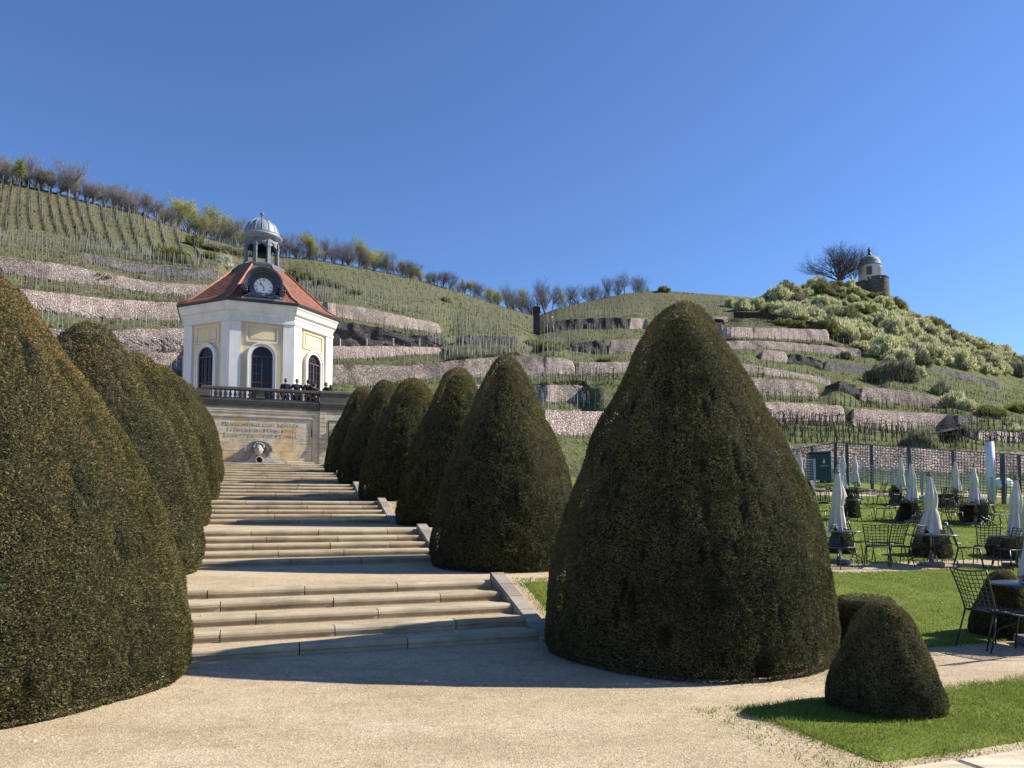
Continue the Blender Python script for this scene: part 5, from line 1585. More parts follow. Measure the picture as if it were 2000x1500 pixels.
def leaves_at(pts, per, rad, size, seed, mat, name, squash=1.0, up=0.0):
    rg = np.random.default_rng(seed); Pn = np.array([tuple(p) for p in pts])
    C = np.repeat(Pn, per, 0) + rg.normal(size=(len(Pn) * per, 3)) * rad * [1, 1, squash]
    n = len(C)
    a = rg.normal(size=(n, 3)); a[:, 2] += up; a /= np.linalg.norm(a, axis=1)[:, None]
    b = np.cross(a, rg.normal(size=(n, 3))); b /= np.linalg.norm(b, axis=1)[:, None]
    s_ = size * rg.uniform(.6, 1.4, n)[:, None]
    V = np.stack([C - b * s_ * .45, C + b * s_ * .45, C + a * s_], 1).reshape(-1, 3)
    return np_mesh(name, V, np.arange(n * 3).reshape(-1, 3), mat)
TREE = []   # trunk, crown, height
for i, (sd, H, sp, lv, dn) in enumerate(((1, 9, 1.0, 5, 0), (2, 9, .8, 5, 0), (3, 9, 1.15, 5, 0), (4, 8, .85, 5, 2), (5, 8, .9, 5, 1), (6, 8, .8, 5, 1))):
    mb, Vt, Ft, tips = bare_tree(sd, H, sp, lv)
    tm = mb.mesh("trunk", M['bark'])
    if dn:
        V2, F2 = Vt, Ft
        lm = leaves_at(tips, dn, .22, .13, sd, M['bud_leaf'] if i != 4 else M['olive_leaf'], "crown")
        nv = len(Vt); Vl = np.zeros(len(lm.vertices) * 3); lm.vertices.foreach_get("co", Vl); Vl = Vl.reshape(-1, 3)
        cm = [lm, np_mesh("twig", Vt, Ft, M['twig'])]
    else: cm = [np_mesh("crown", Vt, Ft, M['twig'])]
    TREE.append((tm, cm, H))
def tree(kind, loc, h, rz, label, cat="tree", group=None, wide=1.0, name="bare_tree"):
    tm, cm, H = TREE[kind]; k = h / H
    e = empty(name, loc, rz, label=label, cat=cat, group=group); e.scale = (k * wide, k * wide, k)
    link("trunk", tm, e); c = link("crown", cm[0], e)
    if len(cm) > 1: link("twig", cm[1], c)
    return e
rg = random.Random(12)
def ridge_lab(u, leafy):
    reg = "above the striped vine slope" if u < 230 else "between the striped slope and the lantern" if u < 480 else "right of the lantern, on the sloping ridge" if u < 800 else "on the ridge left of the rusty lookout box" if u < 1046 else "on the ridge right of the rusty lookout box"
    k = "tree in first pale leaf" if leafy else "leafless grey-brown tree"
    return k + " " + reg, k.replace("tree", "trees") + " " + reg
# (u, top v, kind) read along the skyline; foot sits on the ridge
RT = [(-30,300,0),(6,296,1),(18,306,2),(34,318,0),(52,300,1),(66,305,2),(82,318,3),(98,322,5),(116,330,0),(134,309,2),(150,322,1),(166,345,0),(185,352,2),(204,365,4),
      (222,382,5),(236,356,0),(252,352,2),(268,352,1),(284,372,0),(303,380,2),(320,392,1),(336,402,0),(352,392,3),(370,391,3),(386,410,1),(400,402,0),(414,400,5),(430,412,1),(445,408,5),(462,420,0),(478,430,1),
      (560,445,0),(575,440,2),(590,442,4),(604,452,3),(620,462,0),(634,460,1),(652,465,0),(668,459,2),(685,458,1),(700,470,3),(716,478,5),(734,480,3),(752,490,1),(770,497,0),(786,508,5),(802,513,3),(820,518,3),(838,524,0),(855,524,2),(872,532,1),(890,540,0),(905,532,5),(920,545,3),(938,552,4),(955,556,5),(972,560,3),(990,556,0),(1005,560,1),(1020,556,5),(1036,565,0),(1052,556,2),(1066,554,1),(1080,554,0),(1098,562,5),(1112,558,1),(1130,550,0),(1146,547,2),(1160,545,1),(1176,540,0),(1190,531,1),(1206,538,0),(1222,529,2),(1240,528,0),(1254,532,1),(1266,556,5)]
for i, (u, vt, kd) in enumerate(RT):
    vf = float(ip(RIDGE, u)); dpt = float(ip(DR, u)) + rg.uniform(-3, 10)
    v_f = vf + rg.uniform(2, 8)
    zf = z_at(v_f, (0, dpt)) - (dpt - float(ip(DR, u))) * .3
    p = hpts(u, v_f, dpt); h = (z_at(vt, (0, dpt)) - zf) * 1.02
    h = max(2, h * rg.uniform(.78, 1.12))
    leafy = kd >= 3
    tree(kd, (p[0], p[1], zf), h, rg.uniform(0, 6.28), ridge_lab(u, leafy)[0], group=ridge_lab(u, leafy)[1], wide=rg.uniform(.7, 1.2) * (1.15 if u < 350 else 1), name="budding_tree" if leafy else "bare_tree")
# second, lower row fills the wood edge
for i in range(62):
    u = 540 + i * 16 + rg.uniform(-5, 5) if i < 32 else -20 + (i - 32) * 17 + rg.uniform(-6, 6)
    kd = rg.choice((0, 1, 2, 0, 1, 5, 4))
    dpt = float(ip(DR, u)) - rg.uniform(0, 2); v_f = float(ip(RIDGE, u)) + 3; p = hpts(u, v_f, dpt)
    leafy = kd >= 3
    tree(kd, tuple(p - np.array([0, 0, .3])), rg.uniform(3.0, 6.0), rg.uniform(0, 6.28), ridge_lab(u, leafy)[0], group=ridge_lab(u, leafy)[1], wide=1.3, name="budding_tree" if leafy else "bare_tree")
# the big solitary tree beside the belvedere
mb, Vt, Ft, tips = bare_tree(44, 14.0, 1.0, 5, first=.3, rich=True)
dpt = 236.0; pf = hpts(1640, 556, dpt)
e = empty("oak_tree", tuple(pf - np.array([0, 0, .5])), 1.0, label="large round-crowned leafless tree beside the domed belvedere", cat="tree")
kx = 1.0
wx_ = (np.percentile(Vt[:, 0], 99) - np.percentile(Vt[:, 0], 1)); kx = 112 * dpt / FPX / wx_
e.scale = (kx, kx, 1.03)
mb.build("trunk", M['bark'], e); link("crown", np_mesh("crown", Vt, Ft, M['bark']), e)
pf = hpts(1672, 562, 237.0)
tree(2, tuple(pf), 10.5, .5, "smaller leafless tree leaning between the large round tree and the belvedere", wide=.8)
pf = hpts(38, 357, 143.0); 
# ------------------------------------------------------------------ bushes
def bush_mesh(seed, n, size, mat, name, up=1.2):
    rg_ = np.random.default_rng(seed)
    nl = 60; L = rg_.normal(size=(nl, 3)); L /= np.linalg.norm(L, axis=1)[:, None]; L[:, 2] = np.abs(L[:, 2])
    C0 = L * rg_.uniform(.35, .85, nl)[:, None] * [1, 1, .85]
    i = rg_.integers(0, nl, n); d = rg_.normal(size=(n, 3)); d /= np.linalg.norm(d, axis=1)[:, None]
    C = C0[i] + d * (rg_.random(n) ** .4)[:, None] * .20
    C[:, 2] = np.abs(C[:, 2]) 
    a = C / (np.linalg.norm(C, axis=1)[:, None] + .01) * .6 + rg_.normal(size=(n, 3)) * .6; a[:, 2] += up; a /= np.linalg.norm(a, axis=1)[:, None]
    b = np.cross(a, rg_.normal(size=(n, 3))); b /= np.linalg.norm(b, axis=1)[:, None]
    s_ = size * rg_.uniform(.6, 1.5, n)[:, None]
    V = np.stack([C - b * s_ * .22, C + b * s_ * .22, C + a * s_ * 1.35], 1).reshape(-1, 3)
    return np_mesh(name, V, np.arange(n * 3).reshape(-1, 3), mat)
BM = {'blossom': [bush_mesh(s, 6500, .085, M['blossom'], "crown") for s in (1, 2, 3, 11)],
      'green': [bush_mesh(s, 3600, .11, M['bush_green'], "crown") for s in (4, 5)],
      'dull': [bush_mesh(s, 5200, .10, M['bush_dull'], "crown") for s in (6, 7)],
      'white': [bush_mesh(8, 2600, .10, M['bush_white'], "crown")],
      'olive': [bush_mesh(9, 3600, .10, M['olive_leaf'], "crown")]}
mb = MB(); r0 = random.Random(2)
for q in range(14):
    a = r0.uniform(0, 6.28); mb.tube([(0, 0, -.15), (math.cos(a) * .2, math.sin(a) * .2, .35), (math.cos(a + .3) * .5, math.sin(a + .3) * .5, .75)], [.03, .02, .008], 4)
stem = mb.mesh("stem", M['twig'])
def bush(u, v, r_, h, kind, label, group=None, d=None, cat="bush", name="bush", rz=None):
    d = float(depth(u, v)) if d is None else d
    p = hpts(u, v, d)
    e = empty(name, (p[0], p[1], p[2] - .1 * h), rg.uniform(0, 6.28) if rz is None else rz, label=label, cat=cat, group=group)
    ms = BM[kind]; e.scale = (r_, r_, h)
    link("crown", ms[rg.randrange(len(ms))], e); link("stem", stem, e)
    return e
top = [(1500,580),(1545,560),(1600,552),(1640,552),(1700,572),(1740,588),(1790,615),(1850,642),(1920,672),(2000,700),(2060,715)]
bot = [(1500,608),(1545,626),(1600,640),(1640,668),(1700,700),(1740,712),(1790,716),(1850,716),(1920,728),(2000,735),(2060,745)]
GB_ = "pale flowering bushes massed under the belvedere"; GG_ = "green bushes among the pale flowering ones"
cnt = 0
def bush_lab(u, row, g_):
    k = {'green': "leafy green bush", 'dull': "dull grey-green bush", 'olive': "olive bush", 'blossom': "pale flowering bush"}[g_]
    a = "left of the round tree" if u < 1580 else "below the belvedere" if u < 1740 else "right of the belvedere" if u < 1900 else "at the right edge"
    b = "along the skyline" if row < 2 else "amid the bushy slope" if row < 6 else "at the bushy slope's lower hem"
    return k + " " + b + " " + a, k.replace("bush", "bushes") + " " + b + " " + a
for row in range(10):
    f = (row + .35) / 10
    u = 1500 + rg.uniform(0, 14)
    while u < 2060:
        vt, vb2 = np.interp(u, *zip(*top)), np.interp(u, *zip(*bot))
        v = vt + 3 + (vb2 - vt) * f + rg.uniform(-3, 3)
        if not (1668 < u < 1734 and v < 579):
            q_ = rg.random(); g_ = 'green' if q_ < .15 else 'dull' if q_ < .30 else 'olive' if q_ < .38 else 'blossom'
            rr_ = rg.choice((1.3, 1.8, 2.2, 2.6, 3.0, 3.7)) * rg.uniform(.9, 1.1)
            bush(u, v, rr_, rr_ * rg.uniform(.9, 1.6), g_, *bush_lab(u, row, g_)); cnt += 1
        u += rg.uniform(17, 27)
for (u, v, r_, h, kind, lab) in [
    (1425,600,2.2,3.6,'blossom',"pale airy bush on the ridge, leftmost of the flowering ones"), (1452,606,3.0,4.6,'blossom',"broad pale flowering bush left of the thin dark wall top"), (1480,605,2.8,4.6,'blossom',"round pale flowering bush at the left foot of the bushy hill"),
    (1530,636,2.4,2.2,'green',"dark green bush below the bushy hill, over the slope fence"), (1560,640,2.2,1.8,'green',"second dark green bush beside the slope fence"),
    (1650,700,1.6,2.0,'dull',"dull scrubby bush where the bushy hill meets the pink walls"),
    (1725,738,3.2,3.6,'dull',"grey-green bush left of a taller one on the open right slope"), (1760,742,3.6,4.8,'dull',"largest grey-green bush on the open right slope"), (1795,735,1.8,2.4,'blossom',"small pale bush right of the largest grey-green one"),
    (1838,775,2.0,3.2,'dull',"grey bush beside the lower right walls"), (1862,792,2.2,3.0,'blossom',"pale bush hanging beside the lower right walls"), (1885,800,1.6,2.2,'blossom',"small pale bush above the dark rough wall"),
    (1800,879,2.1,3.0,'dull',"round leafless grey bush behind the tall mesh fence"), (1930,812,2.4,2.0,'green',"green bush above the black wall near the white pipe"), (1985,806,2.6,2.4,'green',"green bush at the right edge above the pink bank"),
    (1995,855,1.8,2.2,'blossom',"pale bush at the right edge above the mesh fence"), (1960,640+60,1.6,2.2,'dull',"bush on the right skyline slope"),
    (328,508,2.6,3.6,'green',"dark green bush at the foot of the striped vine slope"), (352,512,2.2,2.6,'olive',"olive bush beside the dark green one at the striped slope's foot"),
    (438,520,1.9,2.9,'white',"white blossoming shrub left of the lantern"), (380,480,2.4,3.0,'olive',"thin olive shrub above the dark green bush"), (410,505,1.8,1.6,'olive',"low olive scrub between the stakes and the white shrub"),
    (570,540,2.4,2.4,'green',"green scrub bush right of the lantern columns"), (598,546,2.2,1.9,'green',"second green scrub bush right of the lantern"), (630,556,2.2,1.6,'olive',"olive scrub below the striped middle slope"), (655,562,2.0,1.4,'olive',"low olive scrub at the lower end of the scrub band"), (690,574,2.0,1.1,'olive',"small olive scrub at the very end of the scrub band"),
    (1040,676,2.6,1.6,'green',"green grassy bush on the saddle below the rusty box"), (1070,684,2.8,1.7,'green',"second green bush on the saddle"), (1090,680,2.0,1.2,'olive',"dark scrub on the saddle beside the sooty wall"),
    (1296,570,2.4,2.4,'dull',"brownish round bush alone on the middle ridge"), (1852,641,1.2,2.0,'dull',"lone small tree-like bush on the right skyline"),
    (1250,700,1.5,1.2,'green',"green tuft by the largest yew's left flank"), (200,545,1.6,1.0,'green',"dark green tuft on top of the long left wall"), (305,600,1.3,1.3,'green',"green tuft hanging over the broad pink wall"), (1180,706,1.6,.8,'green',"low scrub in front of the small pinkish wall"),
    (870,590,1.6,1.5,'olive',"olive tree-edge shrub on the middle ridge")]:
    bush(u, v, r_, h, kind, lab)
# brown bramble mass above the white shrub
for k, (u, v) in enumerate(((410,488),(430,490),(450,494),(470,497),(490,500))):
    bush(u, v, 2.6, 1.5, 'dull', "brown bramble bush in the band left of the lantern", "brown brambles left of the lantern")
# dark conifer at the far left
e = empty("conifer", tuple(hpts(39, 358, 141.0)), 0, label="small dark ivy-clad conifer among the bare trees at the left edge", cat="tree")
mb = MB(); mb.tube([(0, 0, -.3), (.05, 0, 2.6), (0, 0, 4.6)], [.12, .09, .03], 6); mb.build("trunk", M['bark'], e)
link("crown", leaves_at([(rg.gauss(0, .25), rg.gauss(0, .25), rg.uniform(1.4, 4.3)) for _ in range(60)], 26, .22, .16, 3, M['bush_green'], "crown"), e)

# ------------------------------------------------------------------ belvedere on the right hill
dB = 238.0; pB = hpts(1699, 566, dB)
zB = lambda v: z_at(v, (0, dB))
px = dB / FPX
bel = empty("belvedere_tower", (hpts(1699, 545, dB)[0], dB, 0), 0, label="white round belvedere with a grey dome standing on a brown stone drum", cat="tower")
rD = 21 * px
mb = MB(); mb.lathe([(rD, zB(552)), (rD, zB(524)), (rD * 1.03, zB(523.5)), (rD * 1.03, zB(521)), (rD * .9, zB(520.5))], 40); mb.build("drum_wall", M['tower_white'], bel)
mb = MB()
hz = zB(500) - zB(521); pr = [(rD * 1.07, zB(521.5)), (rD * 1.07, zB(520)), (rD * 1.0, zB(518))]
for q in range(1, 13):
    a = math.pi / 2 * q / 12; pr.append((max(rD * .97 * math.cos(a), .25), zB(518) + (zB(499.5) - zB(518)) * math.sin(a)))
mb.lathe(pr, 40); mb.build("dome", M['tower_dome'], bel)
mb = MB(); z0 = zB(500)
mb.lathe([(1.0, -.1), (.75, .4), (.45, .9), (.36, 1.2), (.46, 1.4), (.34, 1.6), (.44, 1.9), (.38, 2.3), (.2, 2.5), (.26, 2.65), (.16, 2.85), (0, 2.9)], 12, (0, 0, z0))
mb.tube([(.1, 0, z0 + 2.1), (.35, 0, z0 + 2.35)], [.08, .04], 5)
mb.build("roof_figure", M['statue'], bel)
for (a, w) in ((-118, .9), (-52, .9)):
    Mx = Matrix.Rotation(R(a + 90), 4, 'Z') @ Matrix.Translation((0, -rD, 0))
    mb = MB(); mb.bbox(-.85, .85, -.10, .3, zB(542.5), zB(525.5), .02, Mx)
    wf = mb.build("window", M['tower_dome'], bel)
    mb = MB(); mb.box(-.68, .68, -.13, -.05, zB(541.5), zB(526.5), Mx)
    for q in range(9):
        zz = zB(541) + (zB(527) - zB(541)) * (q + .5) / 9; mb.box(-.6, .6, -.16, -.131, zz - .03, zz + .03, Mx)
    mb.build("shutter", M['shutter'], wf)
rS = 24 * px
cx = hpts(1707.5, 560, dB)[0] - bel.location.x
mb = MB(); mb.lathe([(rS * 1.06, zB(582) - 3), (rS * 1.0, zB(549)), (rS * 1.02, zB(548.5)), (rS * 1.02, zB(546)), (rS * .93, zB(545.8))], 36, (cx, -.8, 0), smooth=False)
mb.build("stone_drum", M['rubble_tower'], bel)
x0 = hpts(1660, 560, dB)[0] - bel.location.x
mb = MB(); mb.add([(x0, -1.5, zB(566)), (cx - rS * .6, -2.5, zB(580)), (cx - rS * .6, 1, zB(580)), (x0, 2, zB(566)), (x0, -1.5, zB(556)), (cx - rS * .6, -2.5, zB(547)), (cx - rS * .6, 1, zB(547)), (x0, 2, zB(556))], [(0,3,2,1),(4,5,6,7),(0,1,5,4),(1,2,6,5),(2,3,7,6),(3,0,4,7)])
mb.build("ramp_wall", M['rubble_tower'], bel)
mb = MB()
for u_ in (1686.5, 1706): 
    xx = hpts(u_, 551, dB)[0] - bel.location.x; mb.bbox(xx - .18, xx + .18, -.8 - rS - .15, -.8 - rS * .8, zB(552), zB(549.5), .02)
mb.build("corbel", M['tower_white'], bel)

# ------------------------------------------------------------------ hut, lookout box, signs on the slope
d_ = float(depth(1400, 650)) - 1.0; p = hpts(1399, 645, d_); k = d_ / FPX
e = empty("stone_hut", tuple(p), R(-18), label="small stone vineyard hut with a dark flat-pitched roof beside the largest yew's top", cat="hut")
W = 11 * k; H = 20 * k
mb = MB(); mb.box(-W, W, -1.2, 1.6, -1.0, H * .62); mb.build("wall", M['stone_mixed'], e)
mb = MB(); mb.prism([(-W * 1.25, H * .60), (-W * .1, H * 1.0), (W * 1.4, H * .82), (W * 1.4, H * .72), (-W * .1, H * .88), (-W * 1.2, H * .50)], -1.6, 1.9); mb.build("roof", M['fence'], e)
mb = MB(); mb.bbox(-W * .75, -W * .15, -1.24, -1.1, -.9, H * .4, .02); mb.build("door", M['black'], e)
d_ = float(depth(1048, 652)) - 1; p = hpts(1048, 657, d_); k = d_ / FPX
e = empty("lookout_box", tuple(p), R(10), label="rusty dark red steel box on a tall stack of stones on the saddle", cat="lookout")
mb = MB(); mb.box(-5.2 * k, 5.2 * k, -.7, .7, -.6, 45 * k); mb.build("gabion_column", M['stone_dark_and_shaded'], e)
mb = MB(); mb.bbox(-6.2 * k, 6.2 * k, -.85, .85, 45 * k, 58 * k, .03); mb.build("steel_box", M['rust'], e)
d_ = float(depth(1078, 628)) - .5; p = hpts(1078, 628, d_); k = d_ / FPX
e = empty("slope_sign", tuple(p), 0, label="small white round sign on a post right of the rusty lookout box", cat="sign")
mb = MB(); mb.tube([(0, 0, -.3), (0, 0, 8 * k)], .05, 6); mb.build("post", M['concrete'], e)
mb = MB(); mb.lathe([(0, -.03), (1.8 * k, -.03), (1.8 * k, .03), (0, .03)], 14, M=Matrix.Translation((0, 0, 8.5 * k)) @ Matrix.Rotation(R(90), 4, 'X')); mb.build("sign_plate", M['cap_pale'], e)
# pale posts in front of the rock face
for i, u_ in enumerate((664, 716, 768, 819, 858)):
    d_ = float(depth(u_, 674)) - .9; p = hpts(u_, 676, d_); k = d_ / FPX
    mb = MB(); mb.bbox(-.10, .10, -.10, .10, -.3, 15 * k, .02); mb.bbox(-.13, .13, -.13, .13, 15 * k, 15.8 * k, .02)
    o = mb.build("concrete_post", M['concrete'], None, tuple(p)); tag(o, label="pale square post in front of the jagged rock face", cat="post", group="pale posts along the rock face")
# palisade line below the bushy hill
mb = MB(); e = empty("slope_fence", (0, 0, 0), 0, label="dark paling fence running under the bushy hill", cat="fence")
for u_ in np.arange(1434, 1600, 2.2):
    v_ = float(np.interp(u_, [1434, 1495, 1600], [621, 623, 646])); d_ = float(depth(u_, v_)); p = hpts(u_, v_, d_); q = p
    mb = MB(); mb.box(p[0] - .13, p[0] + .13, p[1] - .03, p[1] + .03, p[2] - .3, p[2] + 1.45); mb.build("paling", M['stake_dark'], e)
pass
mb = MB()
pts = []
for u_ in np.arange(1434, 1601, 8):
    v_ = float(np.interp(u_, [1434, 1495, 1600], [621, 623, 646])); p = hpts(u_, v_, float(depth(u_, v_))); pts.append((p[0], p[1] + .08, p[2] + 1.1))
mb.tube(pts, .06, 4); mb.build("rail", M['stake_dark'], e)
# ------------------------------------------------------------------ parasols, tables, chairs
def lattice(mb, f, nu, nv, w, th, seg=1):
    """flat strips following f(a,b) -> Vector, a,b in 0..1"""
    for i in range(nu + 1):
        a = i / nu
        for j in range(nv * seg):
            b0, b1 = j / (nv * seg), (j + 1) / (nv * seg)
            p, q = f(a, b0), f(a, b1); s_ = (f(min(a + .01, 1), b0) - f(max(a - .01, 0), b0)).normalized() * w
            n_ = (q - p).cross(s_).normalized() * th
            mb.add([p - s_ - n_, p + s_ - n_, q + s_ - n_, q - s_ - n_, p - s_ + n_, p + s_ + n_, q + s_ + n_, q - s_ + n_], [(0,1,2,3),(7,6,5,4),(0,4,5,1),(2,6,7,3),(1,5,6,2),(0,3,7,4)])
    for j in range(nv + 1):
        b = j / nv
        for i in range(nu):
            a0, a1 = i / nu, (i + 1) / nu
            p, q = f(a0, b), f(a1, b); s_ = (f(a0, min(b + .01, 1)) - f(a0, max(b - .01, 0))).normalized() * w
            n_ = (q - p).cross(s_).normalized() * th * .8
            mb.add([p - s_ - n_, p + s_ - n_, q + s_ - n_, q - s_ - n_, p - s_ + n_, p + s_ + n_, q + s_ + n_, q - s_ + n_], [(0,1,2,3),(7,6,5,4),(0,4,5,1),(2,6,7,3),(1,5,6,2),(0,3,7,4)])
def chair_meshes(nu, nv, w, r_):
    # front = -y ; back at +y
    seat = MB()
    def fs(a, b):
        x = (a - .5) * (.44 - .04 * b); y = -.21 + b * .42
        rnd_ = 1 - .12 * (abs(a - .5) * 2) ** 3 * (abs(b - .5) * 2) ** 3
        return Vector((x * rnd_, y, .445 - .012 * math.sin(math.pi * a) * math.sin(math.pi * b) - .02 * b))
    lattice(seat, fs, nu, nu, w, .003)
    seat.tube([fs(0,0), fs(1,0), fs(1,1), fs(0,1), fs(0,0)], r_ * .9, 5)
    back = MB()
    def fb(a, b):
        wd = .40 + .08 * b
        return Vector(((a - .5) * wd, .215 + .15 * b ** 1.2 + .035 * math.sin(math.pi * a), .43 + b * .45 - .0 + .02 * (1 - math.sin(math.pi * a)) * b))
    def fb2(a, b): return fb(a, .08 + .92 * b)
    lattice(back, fb2, nu, nv, w, .003)
    fr = MB()
    top_ = [fb(q / 6, 1.0) for q in range(7)]
    fr.tube(top_, r_ * .8, 5)
    legs = []
    for sg in (-1, 1):
        a = 0 if sg < 0 else 1
        fr.tube([fb(a, b / 5) for b in range(6)], r_, 5)
        lg = MB(); lg.tube([fb(a, 0), Vector((sg * .225, .26, .22)), Vector((sg * .235, .33, .0))], [r_, r_, r_ * .8], 5); legs.append(lg)
        lg = MB(); lg.tube([Vector((sg * .215, -.17, .44)), Vector((sg * .235, -.24, .0))], [r_, r_ * .8], 5); legs.append(lg)
    fr.tube([Vector((-.21, -.17, .435)), Vector((.21, -.17, .435))], r_ * .8, 5)
    fr.tube([Vector((-.21, -.17, .435)), fb(0, 0)], r_ * .8, 5); fr.tube([Vector((.21, -.17, .435)), fb(1, 0)], r_ * .8, 5)
    ms = [("seat", seat.mesh("seat", M['chair'])), ("backrest", back.mesh("backrest", M['chair'])), ("frame", fr.mesh("frame", M['chair']))]
    ms += [("leg", l.mesh("leg", M['chair'])) for l in legs]
    return ms
CH_NEAR = chair_meshes(8, 9, .0042, .0105)
CH_FAR = chair_meshes(6, 7, .007, .013)
GC = "black lattice garden chairs"
def chair(u, Y, rz, label, near=False, k=1.06):
    p = gpt(u, Y)
    e = empty("garden_chair", tuple(p), rz, label=label, cat="chair", group=GC); e.scale = (k, k, k)
    for nm, me in (CH_NEAR if near else CH_FAR): link(nm, me, e)
    return e
# table: round top, centre pole, four bent legs, stretchers
tb = MB(); tb.lathe([(0, .705), (.50, .705), (.525, .712), (.53, .722), (.52, .732), (0, .734)], 36); tb_top = tb.mesh("tabletop", M['tabletop'])
tlegs = []
for q in range(4):
    a = R(45 + 90 * q); lg = MB(); ca, sa = math.cos(a), math.sin(a)
    lg.tube([(.05 * ca, .05 * sa, .42), (.22 * ca, .22 * sa, .26), (.40 * ca, .40 * sa, .17), (.46 * ca, .46 * sa, .13), (.48 * ca, .48 * sa, 0)], .014, 6)
    lg.tube([(.04 * ca, .04 * sa, .40), (.36 * ca, .36 * sa, .70)], .012, 6); tlegs.append(lg.mesh("leg", M['chair']))
tb = MB(); tb.tube([(0, 0, .15), (0, 0, .70)], .03, 10, caps=False); tb.lathe([(.05, .36), (.06, .40), (.05, .44)], 12); tcol = tb.mesh("column", M['chair'])
GTb = "round graphite garden tables"
def table(u, Y, rz, label, k=1.0):
    p = gpt(u, Y); e = empty("garden_table", tuple(p), rz, label=label, cat="table", group=GTb); e.scale = (k, k, 1)
    link("tabletop", tb_top, e); link("column", tcol, e)
    for m_ in tlegs: link("leg", m_, e)
    return e
def canopy_mesh(seed, flare):
    rg_ = np.random.default_rng(seed); nt, nh = 48, 26; V = []
    tieh = .38
    for j in range(nh):
        f = j / (nh - 1)                         # 0 bottom .. 1 top
        z = f * 1.36
        if f < tieh: r_ = .105 + (.215 * flare - .105) * ((tieh - f) / tieh) ** .8
        else: r_ = .105 + .022 * math.sin(math.pi * min(1, (f - tieh) / .4)) - .075 * max(0, (f - .55) / .45) ** 1.5
        for i in range(nt):
            th = 2 * math.pi * i / nt
            fold = .16 * math.sin(8 * th + 1.5 * math.sin(z * 2 + seed)) + .08 * math.sin(13 * th + seed + 2 * z)
            fo_ = fold * (1.3 if f < tieh else .8) * (1 - max(0, f - .9) * 8)
            rr_ = r_ * (1 + fo_)
            zz = z + (-.07 * math.sin(3 * th + seed) * (1 - f / .2) if f < .2 else 0)
            V.append((rr_ * math.cos(th) + .02 * math.sin(z * 3 + seed), rr_ * math.sin(th), zz))
    F = [(j * nt + i, j * nt + (i + 1) % nt, (j + 1) * nt + (i + 1) % nt, (j + 1) * nt + i) for j in range(nh - 1) for i in range(nt)]
    return np_mesh("canopy", np.array(V), np.array(F), M['canvas'], True)
CAN = [canopy_mesh(s, f) for s, f in ((1, .78), (2, .95), (3, .86))]
mb = MB(); mb.tube([(0, 0, .05), (0, 0, 2.2)], .02, 8); pole_m = mb.mesh("pole", M['pole_steel'])
mb = MB(); mb.lathe([(.055, 0), (.075, .02), (.04, .05), (.03, .09), (.045, .11), (0, .13)], 12); fin_m = mb.mesh("finial", M['block'])
mb = MB(); mb.bbox(-.24, .24, -.24, .24, 0, .11, .015); mb.lathe([(.06, .11), (.05, .14), (.04, .3)], 12); base_m = mb.mesh("base", M['block'])
mb = MB(); mb.lathe([(.112, -.02), (.120, -.01), (.120, .01), (.112, .02)], 20, caps=False); tie_m = mb.mesh("tie_band", M['canvas'])
def parasol(u, Y, label, kind=0, h=2.17, rz=0.0):
    p = gpt(u, Y); k = h / 2.30
    e = empty("closed_parasol", tuple(p), rz, label=label, cat="parasol", group="closed cream parasols"); e.scale = (k * (.9 + .2 * ((u * 7) % 10) / 10), k, k * (.97 + .05 * ((u * 3) % 7) / 7)); e.rotation_euler = (R(((u * 13) % 5 - 2) * .5), R(((u * 11) % 5 - 2) * .5), u * .7)
    link("pole", pole_m, e); c = link("canopy", CAN[kind], e, (0, 0, .83)); link("tie_band", tie_m, c, (0, 0, .52))
    link("finial", fin_m, e, (0, 0, 2.17)); link("base", base_m, e)
    return e
# positions (u, Y)
parasol(1637, 17.0, "closed cream parasol at the leftmost front table, beside the largest yew", 0)
table(1637, 17.0, .3, "front row table at the largest yew's edge, only its right half in view")
parasol(1817, 17.0, "closed cream parasol in the middle of the front row", 1)
table(1819, 17.0, .5, "front row table in the middle, under the middle front parasol", 1.08)
parasol(1984, 17.2, "closed cream parasol at the right end of the front row", 2)
table(1988, 17.2, .1, "front row table at the right edge, before the ball-shaped yew", 1.1)
parasol(1641, 26.5, "closed cream parasol half behind the leftmost front one", 1)
parasol(1781, 26.6, "closed cream parasol with a wide hem, second row middle", 2, 2.3)
table(1781, 26.6, .2, "second row table under the wide-hemmed middle parasol", 1.1)
parasol(1904, 26.8, "closed cream parasol in the second row, between the middle and right front ones", 1, 2.3)
table(1906, 26.8, .6, "second row table under its right parasol", 1.15)
table(1654, 26.5, .4, "second row table behind the leftmost front parasol", 1.0)
parasol(1761, 33.2, "closed cream parasol in the back row, just left of the wide-hemmed one", 0, 2.3)
parasol(1869, 33.2, "closed cream parasol in the back row, left of the second row's right one", 2, 2.3)
parasol(1647, 31.5, "closed cream parasol in the back row, its shoulder right of the two leftmost", 0, 2.35)
parasol(1672, 35.0, "slim closed cream parasol in the back row, right of the leftmost group", 1, 2.25)
parasol(1564, 36.5, "closed cream parasol farthest left, in front of the mesh fence by the green box", 2, 2.3)
table(1761, 33.2, .1, "back row table under the parasol left of the wide-hemmed one", 1.0)
table(1869, 33.2, .2, "back row table under the parasol above the wide low yew", 1.0)
table(1660, 33.0, .7, "back row table at the dark low yew", 1.0)
table(1580, 35.6, .7, "back row table farthest left, at the small yew by the green box", .9)
